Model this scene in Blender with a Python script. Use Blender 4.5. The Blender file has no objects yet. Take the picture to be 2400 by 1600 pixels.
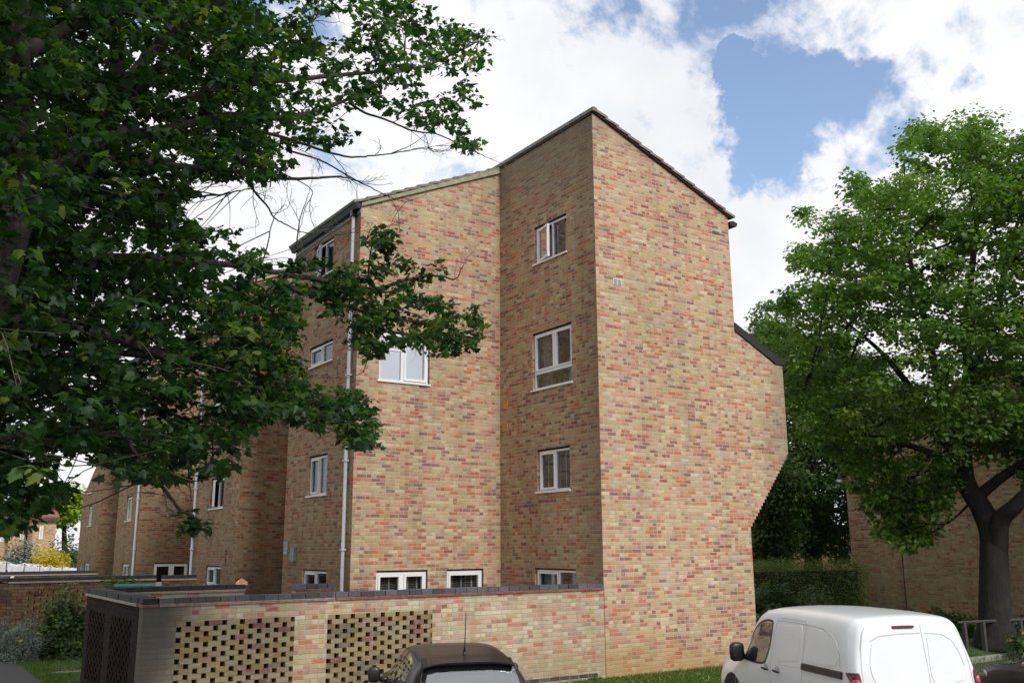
import bpy, bmesh, math, random
import numpy as np
from mathutils import Vector, Matrix
random.seed(7); RNG = np.random.default_rng(11)
SC = bpy.context.scene; COL = SC.collection
R = math.radians
# ------------------------------------------------------------------ camera model
CF = 2204.2; CEUL = (R(102.19), R(0.293), R(-33.648)); CO = np.array([-11.961, -14.754, 2.546])
def _rot(e):
    cx, sx, cy, sy, cz, sz = math.cos(e[0]), math.sin(e[0]), math.cos(e[1]), math.sin(e[1]), math.cos(e[2]), math.sin(e[2])
    return np.array([[cz,-sz,0],[sz,cz,0],[0,0,1]]) @ np.array([[cy,0,sy],[0,1,0],[-sy,0,cy]]) @ np.array([[1,0,0],[0,cx,-sx],[0,sx,cx]])
CR = _rot(CEUL)
def at(px, py, dist):
    """survey point: bearing and elevation measured from the photograph, at a horizontal distance in metres"""
    px = np.asarray(px, float); py = np.asarray(py, float); dist = np.asarray(dist, float)
    d = np.stack([(px-1200)/CF, -(py-800)/CF, -np.ones_like(px)], -1) @ CR.T
    h = np.hypot(d[..., 0], d[..., 1])
    return CO + d*(dist/h)[..., None]
cam = bpy.data.cameras.new('camera'); camo = bpy.data.objects.new('camera', cam); COL.objects.link(camo)
camo.location = CO; camo.rotation_euler = CEUL; cam.sensor_width = 36; cam.lens = CF/2400*36; cam.clip_end = 3000; cam.clip_start = .1
SC.camera = camo
# ------------------------------------------------------------------ node helpers
def newmat(name):
    m = bpy.data.materials.new(name); m.use_nodes = True; nt = m.node_tree; nt.nodes.clear()
    o = nt.nodes.new('ShaderNodeOutputMaterial'); b = nt.nodes.new('ShaderNodeBsdfPrincipled')
    nt.links.new(b.outputs[0], o.inputs[0]); return m, nt, b, o
def N(nt, t, **k):
    n = nt.nodes.new(t)
    for a, v in k.items():
        if a.startswith('i_'): n.inputs[a[2:]].default_value = v
        else: setattr(n, a, v)
    return n
def MA(nt, op, a, b=None, c=None):
    n = nt.nodes.new('ShaderNodeMath'); n.operation = op
    for i, v in enumerate((a, b, c)):
        if v is None: continue
        if isinstance(v, (int, float)): n.inputs[i].default_value = v
        else: nt.links.new(v, n.inputs[i])
    return n.outputs[0]
def ramp(nt, fac, stops, mode='LINEAR'):
    n = nt.nodes.new('ShaderNodeValToRGB'); n.color_ramp.interpolation = mode
    el = n.color_ramp.elements
    while len(el) < len(stops): el.new(.5)
    for e, (p, c) in zip(el, stops):
        e.position = p; e.color = (c[0], c[1], c[2], 1) if len(c) == 3 else c
    nt.links.new(fac, n.inputs[0]); return n.outputs[0]
def mixc(nt, fac, a, b, mode='MIX'):
    n = nt.nodes.new('ShaderNodeMix'); n.data_type = 'RGBA'; n.blend_type = mode
    for sock, v in ((n.inputs[0], fac), (n.inputs[6], a), (n.inputs[7], b)):
        if isinstance(v, (int, float)): sock.default_value = v
        elif isinstance(v, tuple): sock.default_value = (*v[:3], 1)
        else: nt.links.new(v, sock)
    return n.outputs[2]
def noise(nt, vec, scale, detail=4, rough=.55, dim='3D', dist=0):
    n = nt.nodes.new('ShaderNodeTexNoise'); n.noise_dimensions = dim; n.inputs['Scale'].default_value = scale
    n.inputs['Detail'].default_value = detail; n.inputs['Roughness'].default_value = rough; n.inputs['Distortion'].default_value = dist
    if vec is not None: nt.links.new(vec, n.inputs['Vector'])
    return n
def bump(nt, b, h, strength=.3, dist=.01):
    n = nt.nodes.new('ShaderNodeBump'); n.inputs['Strength'].default_value = strength; n.inputs['Distance'].default_value = dist
    nt.links.new(h, n.inputs['Height']); nt.links.new(n.outputs[0], b.inputs['Normal'])
def simple(name, col, rough=.6, metal=0, var=.12, scale=6, bmp=0, coat=0, spec=.5):
    m, nt, b, o = newmat(name); geo = N(nt, 'ShaderNodeNewGeometry')
    nz = noise(nt, geo.outputs['Position'], scale, 5)
    lo = tuple(c*(1-var) for c in col); hi = tuple(min(1, c*(1+var)) for c in col)
    c = ramp(nt, nz.outputs[0], [(.3, lo), (.7, hi)])
    nt.links.new(c, b.inputs['Base Color']); b.inputs['Roughness'].default_value = rough; b.inputs['Metallic'].default_value = metal
    b.inputs['Coat Weight'].default_value = coat; b.inputs['Coat Roughness'].default_value = .04; b.inputs['Specular IOR Level'].default_value = spec
    if bmp: bump(nt, b, nz.outputs[0], bmp, .01)
    return m
# ------------------------------------------------------------------ brick
PAL = [(0, (.56,.50,.36)), (.13, (.50,.41,.25)), (.28, (.54,.44,.30)), (.38, (.50,.37,.17)), (.44, (.45,.41,.33)), (.49, (.53,.36,.26)), (.62, (.50,.30,.22)),
       (.70, (.34,.27,.21)), (.735, (.49,.25,.18)), (.81, (.55,.175,.10)), (.87, (.47,.21,.155)), (.925, (.34,.125,.105)), (.975, (.26,.165,.155))]
def brick(name, tint=(1,1,1), red=0.0, mortar=(.52,.45,.37), grime=None, bw=.225, bh=.075, soft=1.0, sat=1.0, courses=True):
    m, nt, b, o = newmat(name); L = nt.links
    geo = N(nt, 'ShaderNodeNewGeometry'); P = geo.outputs['Position']
    sp = N(nt, 'ShaderNodeSeparateXYZ'); L.new(P, sp.inputs[0]); sn = N(nt, 'ShaderNodeSeparateXYZ'); L.new(geo.outputs['True Normal'], sn.inputs[0])
    ax = MA(nt, 'GREATER_THAN', MA(nt, 'ABSOLUTE', sn.outputs[0]), .6); ay = MA(nt, 'SUBTRACT', 1, ax)
    wob = noise(nt, P, 5.5, 2); wb = MA(nt, 'MULTIPLY', MA(nt, 'SUBTRACT', wob.outputs[0], .5), .016)
    u = MA(nt, 'ADD', MA(nt, 'ADD', MA(nt, 'MULTIPLY', sp.outputs[0], ay), MA(nt, 'MULTIPLY', MA(nt, 'ADD', sp.outputs[1], 50.1), ax)), wb)
    z = MA(nt, 'ADD', sp.outputs[2], MA(nt, 'ADD', wb, 10.0))
    zr = MA(nt, 'DIVIDE', z, bh); row = MA(nt, 'FLOOR', zr); fz = MA(nt, 'SUBTRACT', zr, row)
    odd = MA(nt, 'MODULO', row, 2)
    rs = N(nt, 'ShaderNodeTexWhiteNoise', noise_dimensions='1D'); L.new(row, rs.inputs['W'])
    uu = MA(nt, 'ADD', MA(nt, 'ADD', MA(nt, 'DIVIDE', u, bw), 400), MA(nt, 'ADD', MA(nt, 'MULTIPLY', odd, .5), MA(nt, 'MULTIPLY', rs.outputs['Value'], .14)))
    cell = MA(nt, 'FLOOR', uu); fu = MA(nt, 'SUBTRACT', uu, cell)
    cv = N(nt, 'ShaderNodeCombineXYZ'); L.new(cell, cv.inputs[0]); L.new(row, cv.inputs[1]); L.new(ax, cv.inputs[2])
    h1 = N(nt, 'ShaderNodeTexWhiteNoise', noise_dimensions='3D'); L.new(cv.outputs[0], h1.inputs['Vector'])
    split = MA(nt, 'LESS_THAN', h1.outputs['Value'], .3)
    half = MA(nt, 'MULTIPLY', MA(nt, 'GREATER_THAN', fu, .5), split)
    cv2 = N(nt, 'ShaderNodeCombineXYZ'); L.new(MA(nt, 'ADD', cell, MA(nt, 'MULTIPLY', half, .37)), cv2.inputs[0]); L.new(row, cv2.inputs[1]); L.new(MA(nt, 'ADD', ax, 3.3), cv2.inputs[2])
    h2 = N(nt, 'ShaderNodeTexWhiteNoise', noise_dimensions='3D'); L.new(cv2.outputs[0], h2.inputs['Vector'])
    sc2 = N(nt, 'ShaderNodeSeparateColor'); L.new(h2.outputs['Color'], sc2.inputs[0])
    mu = MA(nt, 'MULTIPLY', MA(nt, 'MINIMUM', fu, MA(nt, 'SUBTRACT', 1, fu)), bw)
    f2 = MA(nt, 'FRACT', MA(nt, 'MULTIPLY', uu, 2)); mu2 = MA(nt, 'MULTIPLY', MA(nt, 'MINIMUM', f2, MA(nt, 'SUBTRACT', 1, f2)), bw/2)
    du = MA(nt, 'ADD', MA(nt, 'MULTIPLY', mu, MA(nt, 'SUBTRACT', 1, split)), MA(nt, 'MULTIPLY', mu2, split))
    dz = MA(nt, 'MULTIPLY', MA(nt, 'MINIMUM', fz, MA(nt, 'SUBTRACT', 1, fz)), bh)
    jit = MA(nt, 'MULTIPLY', sc2.outputs[2], .003)
    d = MA(nt, 'SUBTRACT', MA(nt, 'MINIMUM', du, dz), jit)
    mm = N(nt, 'ShaderNodeMapRange', interpolation_type='SMOOTHSTEP'); L.new(d, mm.inputs[0]); mm.inputs[1].default_value = .003; mm.inputs[2].default_value = .009
    big = noise(nt, P, .55, 4, .6); mid = noise(nt, P, 2.2, 3)
    v = MA(nt, 'ADD', h2.outputs['Value'], MA(nt, 'ADD', MA(nt, 'MULTIPLY', MA(nt, 'SUBTRACT', big.outputs[0], .5), .42), MA(nt, 'ADD', red, MA(nt, 'MULTIPLY', MA(nt, 'SUBTRACT', mid.outputs[0], .5), .25))))
    v = MA(nt, 'MINIMUM', MA(nt, 'MAXIMUM', v, 0), .999)
    c = ramp(nt, v, PAL, 'CONSTANT')
    bright = MA(nt, 'ADD', .86, MA(nt, 'MULTIPLY', sc2.outputs[1], .26))
    mott = noise(nt, P, 38, 4, .7); bright = MA(nt, 'MULTIPLY', bright, MA(nt, 'ADD', .80, MA(nt, 'MULTIPLY', mott.outputs[0], .4)))
    bc = N(nt, 'ShaderNodeCombineColor'); [L.new(bright, bc.inputs[i]) for i in range(3)]
    c = mixc(nt, 1.0, c, bc.outputs[0], 'MULTIPLY')
    # soiling inside bricks and efflorescence
    sm = ramp(nt, noise(nt, P, 9, 5, .65).outputs[0], [(.52, (0,0,0)), (.72, (1,1,1))])
    c = mixc(nt, MA(nt, 'MULTIPLY', sm, .45), c, (.44,.37,.26))
    c = mixc(nt, .02, c, (.52,.39,.285))
    mcol = mixc(nt, mott.outputs[0], tuple(x*.82 for x in mortar), tuple(x*1.12 for x in mortar))
    # recessed joints have patches of missing pointing that read dark
    hole = ramp(nt, noise(nt, P, 13, 2).outputs[0], [(.60, (0,0,0)), (.68, (1,1,1))])
    c = mixc(nt, .02, c, (.52,.39,.285))
    mcol = mixc(nt, MA(nt, 'MULTIPLY', hole, .55), mcol, (.12,.10,.075))
    c = mixc(nt, mm.outputs[0], mcol, c)
    st = N(nt, 'ShaderNodeMapping'); st.inputs['Scale'].default_value = (1.1, 1.1, .22); L.new(P, st.inputs[0])
    streak = ramp(nt, noise(nt, st.outputs[0], 1.0, 6, .6).outputs[0], [(.34, (.84,.83,.81)), (.47,(.98,.975,.97)), (.64, (1.06,1.05,1.05))])
    c = mixc(nt, 1.0, c, streak, 'MULTIPLY')
    s2 = N(nt, 'ShaderNodeMapping'); s2.inputs['Scale'].default_value = (5.5, 5.5, .35); L.new(P, s2.inputs[0])
    c = mixc(nt, 1.0, c, ramp(nt, noise(nt, s2.outputs[0], 1.0, 4, .6).outputs[0], [(.34, (.92,.915,.90)), (.50, (1,1,1)), (.68, (1.02,1.02,1.02))]), 'MULTIPLY')
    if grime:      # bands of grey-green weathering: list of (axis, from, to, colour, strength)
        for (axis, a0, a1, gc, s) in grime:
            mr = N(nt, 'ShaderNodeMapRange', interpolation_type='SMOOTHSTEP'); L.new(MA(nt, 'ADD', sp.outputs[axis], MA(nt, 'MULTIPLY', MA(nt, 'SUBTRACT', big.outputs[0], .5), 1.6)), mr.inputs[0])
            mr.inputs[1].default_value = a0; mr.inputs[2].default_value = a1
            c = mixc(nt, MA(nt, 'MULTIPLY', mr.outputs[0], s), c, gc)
    c = mixc(nt, 1.0, c, tint, 'MULTIPLY')
    if sat != 1:
        hs = N(nt, 'ShaderNodeHueSaturation'); hs.inputs['Saturation'].default_value = sat; L.new(c, hs.inputs['Color']); c = hs.outputs[0]
    L.new(c, b.inputs['Base Color']); b.inputs['Roughness'].default_value = .9; b.inputs['Specular IOR Level'].default_value = .2
    hgt = MA(nt, 'ADD', mm.outputs[0], MA(nt, 'MULTIPLY', mott.outputs[0], .5)); bump(nt, b, hgt, .55, .008)
    return m
def attr_brick(name, tint=(1,1,1)):
    """individually laid bricks: each carries its own random number as an attribute"""
    m, nt, b, o = newmat(name); L = nt.links; geo = N(nt, 'ShaderNodeNewGeometry'); P = geo.outputs['Position']
    a = N(nt, 'ShaderNodeAttribute', attribute_name='rnd')
    c = ramp(nt, a.outputs['Fac'], [(0,(.50,.42,.27)),(.2,(.45,.36,.20)),(.42,(.46,.40,.29)),(.56,(.40,.30,.14)),(.68,(.42,.31,.23)),(.8,(.28,.24,.18)),(.9,(.37,.20,.16)),(.96,(.30,.15,.13))], 'CONSTANT')
    n1 = noise(nt, P, 30, 5, .7); c = mixc(nt, 1.0, c, ramp(nt, n1.outputs[0], [(.3,(.72,.72,.7)),(.7,(1.15,1.15,1.15))]), 'MULTIPLY')
    sm = ramp(nt, noise(nt, P, 7, 5, .65).outputs[0], [(.5,(0,0,0)),(.66,(1,1,1))]); c = mixc(nt, MA(nt,'MULTIPLY',sm,.5), c, (.50,.47,.38))
    c = mixc(nt, 1.0, c, tint, 'MULTIPLY')
    L.new(c, b.inputs['Base Color']); b.inputs['Roughness'].default_value = .95; b.inputs['Specular IOR Level'].default_value = .08
    bump(nt, b, n1.outputs[0], .5, .006); return m
GREY = (.235,.215,.175)
M = {}
M['brick'] = brick('brick_stock', tint=(.99,.935,.86), red=.03, grime=[(0, 4.7, 5.9, GREY, .65), (2, 10.3, 11.9, (.27,.245,.20), .55), (2, .9, .2, (.40,.25,.10), .55)])
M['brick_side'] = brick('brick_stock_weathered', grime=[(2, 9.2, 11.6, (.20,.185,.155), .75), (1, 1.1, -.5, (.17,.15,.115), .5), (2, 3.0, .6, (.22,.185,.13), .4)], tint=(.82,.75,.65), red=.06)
M['brick_bay'] = brick('brick_stock_bay', grime=[(0, 4.4, 5.7, GREY, .8), (2, .9, .2, (.40,.25,.10), .55)])
M['brick_left_shaded'] = brick('brick_stock_left_shaded', grime=[(2, 3.6, .8, (.17,.14,.10), .55)], tint=(.56,.50,.42), red=.05)  # canopy shade over the left facade is put into the tint
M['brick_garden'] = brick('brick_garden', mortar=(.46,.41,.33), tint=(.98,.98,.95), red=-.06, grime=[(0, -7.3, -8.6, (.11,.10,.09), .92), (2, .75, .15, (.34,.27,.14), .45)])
M['brick_dark'] = brick('brick_garden_shaded', mortar=(.22,.20,.15), tint=(.36,.31,.25), red=.1); M['brick_black'] = brick('brick_garden_sooty_shade', mortar=(.16,.13,.10), tint=(.05,.037,.026), red=.05)  # black set: deep tree shade and dirt are both put into the tint
M['brick_far'] = brick('brick_far', tint=(1.0,.93,.78), red=-.02)
M['brick_right'] = brick('brick_right', tint=(.95,.90,.78), red=-.03, grime=[(2, 3.5, .5, (.20,.18,.13), .5)])
M['hbrick'] = attr_brick('brick_loose', (.72,.68,.60)); M['hbrick_dark'] = attr_brick('brick_loose_shaded', (.34,.28,.22)); M['hbrick_black'] = attr_brick('brick_loose_sooty_shade', (.05,.037,.026))  # black bricks carry the return wall's shade and dirt in their tint
def blue_brick():
    m, nt, b, o = newmat('blue_brick'); a = N(nt, 'ShaderNodeAttribute', attribute_name='rnd'); geo = N(nt, 'ShaderNodeNewGeometry')
    c = ramp(nt, a.outputs['Fac'], [(0,(.045,.048,.058)),(.5,(.078,.085,.105)),(1,(.12,.13,.155))])
    n1 = noise(nt, geo.outputs['Position'], 25, 4); c = mixc(nt, 1.0, c, ramp(nt, n1.outputs[0], [(.3,(.7,.7,.7)),(.7,(1.2,1.2,1.2))]), 'MULTIPLY')
    nt.links.new(c, b.inputs['Base Color']); b.inputs['Roughness'].default_value = .42; bump(nt, b, n1.outputs[0], .3, .004); return m
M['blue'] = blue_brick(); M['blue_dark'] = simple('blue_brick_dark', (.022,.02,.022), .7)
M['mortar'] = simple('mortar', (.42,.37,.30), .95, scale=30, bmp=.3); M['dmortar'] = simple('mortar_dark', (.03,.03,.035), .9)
M['tilecrease'] = simple('tile_crease', (.30,.135,.10), .85, var=.35, scale=14, bmp=.4)
M['tilecrease_pale'] = simple('tile_crease_pale', (.42,.27,.23), .8, var=.3, scale=14)
M['rooftile'] = simple('roof_tile', (.24,.17,.14), .85, var=.35, scale=5, bmp=.4)
M['roofgrey'] = simple('roof_tile_grey', (.21,.20,.175), .9, var=.3, scale=5, bmp=.4)
M['undercloak'] = simple('undercloak', (.33,.32,.20), .9, var=.25, scale=6)
M['darkgap'] = simple('soffit_dark', (.025,.022,.02), .8)
M['white'] = simple('white_pvc', (.86,.86,.88), .35, var=.03)
M['whitegrey'] = simple('white_pvc_grey', (.62,.62,.60), .45, var=.08)
M['pipe'] = simple('pipe_pale_grey', (.50,.53,.60), .45, var=.06)
M['blackplastic'] = simple('black_plastic', (.012,.012,.014), .4, var=.2)
M['greyplastic'] = simple('grey_plastic', (.16,.19,.22), .5); M['pipe_dim'] = simple('grey_box', (.15,.175,.19), .5); M['whitedim'] = simple('worn_lettering', (.42,.45,.46), .6); M['raw_timber'] = simple('weathered_timber', (.065,.062,.055), .9)
M['blind'] = simple('blind_slat', (.17,.17,.17), .6); M['tape'] = simple('blind_tape', (.45,.47,.48), .7)
M['curtain'] = simple('net_curtain', (.55,.54,.50), .9, var=.1, scale=20)
M['curtain_stripe'] = simple('striped_curtain', (.35,.28,.26), .9, var=.55, scale=25)
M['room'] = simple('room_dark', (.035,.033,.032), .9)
M['terracotta'] = simple('terracotta_vent', (.50,.26,.10), .7)
M['teal'] = simple('teal_plastic', (.03,.30,.25), .5)
M['shell'] = simple('shell_pink', (.75,.42,.32), .6, var=.3, scale=40)
M['cloth'] = simple('laundry_cloth', (.66,.64,.74), .9, var=.05, scale=3)
M['clothw'] = simple('laundry_cloth_cream', (.62,.60,.56), .9, var=.05, scale=3)
M['bark'] = None
def glass_mat(name, tint=(.02,.025,.03), refl=.22, alpha=.75, blend=.35):
    m = bpy.data.materials.new(name); m.use_nodes = True; nt = m.node_tree; nt.nodes.clear(); o = N(nt, 'ShaderNodeOutputMaterial')
    t = N(nt, 'ShaderNodeBsdfTransparent'); t.inputs[0].default_value = (.82,.84,.84,1); g = N(nt, 'ShaderNodeBsdfGlossy'); g.inputs['Roughness'].default_value = .03
    g.inputs[0].default_value = (.9,.95,1,1)
    lw = N(nt, 'ShaderNodeLayerWeight'); lw.inputs[0].default_value = blend
    mr = N(nt, 'ShaderNodeMapRange'); nt.links.new(lw.outputs['Fresnel'], mr.inputs[0]); mr.inputs[3].default_value = refl; mr.inputs[4].default_value = .95
    mx = N(nt, 'ShaderNodeMixShader'); nt.links.new(mr.outputs[0], mx.inputs[0]); nt.links.new(t.outputs[0], mx.inputs[1]); nt.links.new(g.outputs[0], mx.inputs[2]); nt.links.new(mx.outputs[0], o.inputs[0]); return m
M['glass'] = glass_mat('window_glass', refl=.07, blend=.12); M['glass_bright'] = glass_mat('window_glass_reflective', refl=.5)
def bark_mat(name, base, lichen=.3):
    m, nt, b, o = newmat(name); geo = N(nt, 'ShaderNodeNewGeometry'); P = geo.outputs['Position']
    mp = N(nt, 'ShaderNodeMapping'); mp.inputs['Scale'].default_value = (1,1,.3); nt.links.new(P, mp.inputs[0])
    n1 = noise(nt, mp.outputs[0], 22, 6, .7); n2 = noise(nt, P, 3.5, 4)
    c = ramp(nt, n1.outputs[0], [(.3, tuple(x*.45 for x in base)), (.7, tuple(x*1.4 for x in base))])
    c = mixc(nt, MA(nt, 'MULTIPLY', ramp(nt, n2.outputs[0], [(.52,(0,0,0)),(.66,(1,1,1))]), lichen), c, (.20,.21,.09))
    nt.links.new(c, b.inputs['Base Color']); b.inputs['Roughness'].default_value = .95; bump(nt, b, n1.outputs[0], .8, .02); return m
M['bark'] = bark_mat('bark', (.020,.018,.015), .06); M['bark_twig'] = bark_mat('bark_twig', (.12,.115,.075), .5); M['bark_dark'] = bark_mat('bark_dark', (.045,.04,.033), .15)
def leaf_mat(name, stops, rough=.45, trans=.35):
    m = bpy.data.materials.new(name); m.use_nodes = True; nt = m.node_tree; nt.nodes.clear(); o = N(nt, 'ShaderNodeOutputMaterial')
    a = N(nt, 'ShaderNodeAttribute', attribute_name='rnd'); c = ramp(nt, a.outputs['Fac'], stops)
    b = N(nt, 'ShaderNodeBsdfPrincipled'); nt.links.new(c, b.inputs['Base Color']); b.inputs['Roughness'].default_value = rough; b.inputs['Specular IOR Level'].default_value = .35
    t = N(nt, 'ShaderNodeBsdfTranslucent'); nt.links.new(mixc(nt, 1.0, c, (1.5,1.7,.7), 'MULTIPLY'), t.inputs[0])
    mx = N(nt, 'ShaderNodeMixShader'); mx.inputs[0].default_value = trans; nt.links.new(b.outputs[0], mx.inputs[1]); nt.links.new(t.outputs[0], mx.inputs[2]); nt.links.new(mx.outputs[0], o.inputs[0]); return m
M['leafL'] = leaf_mat('leaf_dark_maple', [(0,(.012,.036,.012)),(.5,(.031,.082,.022)),(.85,(.07,.145,.032)),(1,(.15,.21,.04))], trans=.48)
M['leafR'] = leaf_mat('leaf_bright_maple', [(0,(.045,.10,.018)),(.5,(.11,.205,.038)),(.9,(.19,.29,.055)),(1,(.28,.34,.08))], trans=.42)
M['leafB'] = leaf_mat('leaf_background', [(0,(.03,.065,.02)),(.6,(.065,.125,.035)),(1,(.11,.18,.05))], trans=.4)
M['leafY'] = leaf_mat('leaf_yellow_green', [(0,(.16,.26,.01)),(1,(.34,.45,.03))])
M['leafH'] = leaf_mat('leaf_hedge', [(0,(.08,.13,.025)),(.6,(.17,.25,.04)),(1,(.27,.34,.06))], trans=.2)
M['leafS'] = leaf_mat('leaf_silver', [(0,(.10,.14,.12)),(.6,(.19,.24,.21)),(1,(.32,.36,.31))], .7, .15)
M['leafG'] = leaf_mat('leaf_shrub', [(0,(.03,.07,.02)),(.6,(.065,.13,.035)),(1,(.13,.20,.06))])
M['leafP'] = leaf_mat('leaf_pale', [(0,(.07,.10,.05)),(1,(.24,.29,.14))])
M['petal'] = leaf_mat('petal_yellow', [(0,(.60,.50,.02)),(1,(.75,.65,.03))]); M['petalO'] = leaf_mat('petal_orange', [(0,(.50,.40,.03)),(1,(.68,.55,.05))]); M['petalW'] = leaf_mat('petal_white', [(0,(.6,.6,.55)),(1,(.8,.8,.75))])
M['grassb'] = leaf_mat('grass_blade', [(0,(.05,.11,.015)),(.7,(.11,.19,.03)),(1,(.22,.26,.07))], .6, .3)
# ------------------------------------------------------------------ object helpers
ROOT = {}
def tag(o, label=None, cat=None, group=None, kind=None):
    if label: o['label'] = label
    if cat: o['category'] = cat
    if group: o['group'] = group
    if kind: o['kind'] = kind
    return o
def thing(name, label, cat, loc=(0,0,0), group=None):
    o = bpy.data.objects.new(name, None); o.empty_display_size = .3; COL.objects.link(o); o.location = loc; ROOT[o] = Vector(loc)
    return tag(o, label, cat, group)
def mesh(name, verts, faces, mats, parent=None, mi=None, smooth=False, rnd=None, origin=None):
    """verts in world metres; stored relative to the thing they belong to"""
    v = np.asarray(verts, float).reshape(-1, 3)
    off = Vector((0,0,0))
    if parent is not None: off = ROOT[parent]
    elif origin is not None: off = Vector(origin)
    me = bpy.data.meshes.new(name)
    if isinstance(faces, np.ndarray) and faces.ndim == 2:
        nf, k = faces.shape; me.vertices.add(len(v)); me.vertices.foreach_set('co', (v-np.array(off)).astype(np.float32).ravel())
        me.loops.add(nf*k); me.loops.foreach_set('vertex_index', faces.astype(np.int32).ravel())
        me.polygons.add(nf); me.polygons.foreach_set('loop_start', np.arange(0, nf*k, k, dtype=np.int32)); me.update(calc_edges=True)
    else:
        me.from_pydata([tuple(p) for p in (v-np.array(off))], [], [tuple(int(i) for i in f) for f in faces]); me.update()
    for m in (mats if isinstance(mats, (list, tuple)) else [mats]): me.materials.append(m)
    if mi is not None: me.polygons.foreach_set('material_index', np.asarray(mi, np.int32))
    if smooth: me.polygons.foreach_set('use_smooth', np.ones(len(me.polygons), bool))
    if rnd is not None:
        a = me.attributes.new('rnd', 'FLOAT', 'FACE'); a.data.foreach_set('value', np.asarray(rnd, np.float32))
    me.update()
    o = bpy.data.objects.new(name, me); COL.objects.link(o)
    if parent is not None: o.parent = parent; ROOT[o] = off
    else: o.location = off; ROOT[o] = off
    return o
class MB:
    def __init__(s): s.v = []; s.f = []; s.m = []; s.r = []
    def add(s, vs, fs, m=0, r=None):
        n = len(s.v); s.v += [tuple(map(float, p)) for p in vs]
        for f in fs: s.f.append(tuple(i+n for i in f)); s.m.append(m); s.r.append(random.random() if r is None else r)
        return s
    def box(s, a, b, m=0, r=None):
        (x0,y0,z0),(x1,y1,z1) = a, b
        if x0>x1: x0,x1=x1,x0
        if y0>y1: y0,y1=y1,y0
        if z0>z1: z0,z1=z1,z0
        r = random.random() if r is None else r
        return s.add([(x0,y0,z0),(x1,y0,z0),(x1,y1,z0),(x0,y1,z0),(x0,y0,z1),(x1,y0,z1),(x1,y1,z1),(x0,y1,z1)],
                     [(0,3,2,1),(4,5,6,7),(0,1,5,4),(1,2,6,5),(2,3,7,6),(3,0,4,7)], m, r)
    def prism_y(s, poly, y0, y1, m=0):      # poly of (x,z), counter-clockwise seen from -y
        n = len(poly); vs = [(x,y0,z) for x,z in poly]+[(x,y1,z) for x,z in poly]
        fs = [tuple(range(n)), tuple(range(2*n-1, n-1, -1))]+[(i, i+n, (i+1)%n+n, (i+1)%n) for i in range(n)]
        return s.add(vs, fs, m)
    def prism_x(s, poly, x0, x1, m=0):      # poly of (y,z)
        n = len(poly); vs = [(x0,y,z) for y,z in poly]+[(x1,y,z) for y,z in poly]
        fs = [tuple(range(n-1,-1,-1)), tuple(range(n, 2*n))]+[(i, (i+1)%n, (i+1)%n+n, i+n) for i in range(n)]
        return s.add(vs, fs, m)
    def tube(s, pts, rad, sides=8, m=0, r=None, cap=True):
        pts = np.asarray(pts, float); k = len(pts); rad = np.broadcast_to(np.asarray(rad, float), (k,))
        t = np.gradient(pts, axis=0); t /= np.linalg.norm(t, axis=1)[:, None]+1e-9
        up = np.array([0,0,1.]) if abs(t[0][2]) < .9 else np.array([1.,0,0]); vs = []
        a = np.cross(t[0], up); a /= np.linalg.norm(a)
        for i in range(k):
            a = a-t[i]*np.dot(a, t[i]); a /= np.linalg.norm(a)+1e-9; b = np.cross(t[i], a)
            for j in range(sides):
                an = 2*math.pi*j/sides; vs.append(pts[i]+rad[i]*(math.cos(an)*a+math.sin(an)*b))
        fs = [(i*sides+j, i*sides+(j+1)%sides, (i+1)*sides+(j+1)%sides, (i+1)*sides+j) for i in range(k-1) for j in range(sides)]
        if cap: fs += [tuple(range(sides-1,-1,-1)), tuple(range((k-1)*sides, k*sides))]
        return s.add(vs, fs, m, random.random() if r is None else r)
    def build(s, name, mats, parent=None, smooth=False, origin=None):
        return mesh(name, s.v, s.f, mats, parent, s.m, smooth, s.r, origin)
def catmull(P, n=6):
    P = np.asarray(P, float); Q = np.vstack([2*P[0]-P[1], P, 2*P[-1]-P[-2]]); out = []
    for i in range(1, len(Q)-2):
        for j in range(n):
            t = j/n; out.append(.5*((2*Q[i])+(-Q[i-1]+Q[i+1])*t+(2*Q[i-1]-5*Q[i]+4*Q[i+1]-Q[i+2])*t*t+(-Q[i-1]+3*Q[i]-3*Q[i+1]+Q[i+2])*t**3))
    out.append(P[-1]); return np.array(out)
# ------------------------------------------------------------------ light and sky
SUN = Vector((-.02,-.80,.66)).normalized(); sel = math.asin(SUN.z); saz = math.atan2(SUN.x, SUN.y)
sl = bpy.data.lights.new('sun', 'SUN'); sl.energy = 1.75; sl.angle = R(12); sl.color = (1,.965,.91)
so = bpy.data.objects.new('sun', sl); COL.objects.link(so); so.rotation_euler = SUN.to_track_quat('Z', 'Y').to_euler(); so.location = (10,-20,40)
w = bpy.data.worlds.new('World'); SC.world = w; w.use_nodes = True; nt = w.node_tree; nt.nodes.clear(); L = nt.links
wo = N(nt, 'ShaderNodeOutputWorld'); sky = N(nt, 'ShaderNodeTexSky', sky_type='NISHITA', sun_disc=False, sun_elevation=sel, sun_rotation=saz, air_density=1.0, dust_density=.6, ozone_density=1.0)
bg1 = N(nt, 'ShaderNodeBackground'); bg1.inputs[1].default_value = .15; 
hsk = N(nt, 'ShaderNodeHueSaturation'); hsk.inputs['Saturation'].default_value = 1.0; L.new(sky.outputs[0], hsk.inputs['Color']); L.new(hsk.outputs[0], bg1.inputs[0])
tc = N(nt, 'ShaderNodeTexCoord'); D = tc.outputs['Generated']
warp = noise(nt, D, 5.5, 7, .62); wv = N(nt, 'ShaderNodeVectorMath', operation='SCALE'); wv.inputs['Scale'].default_value = .24; L.new(warp.outputs['Color'], wv.inputs[0])
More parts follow.
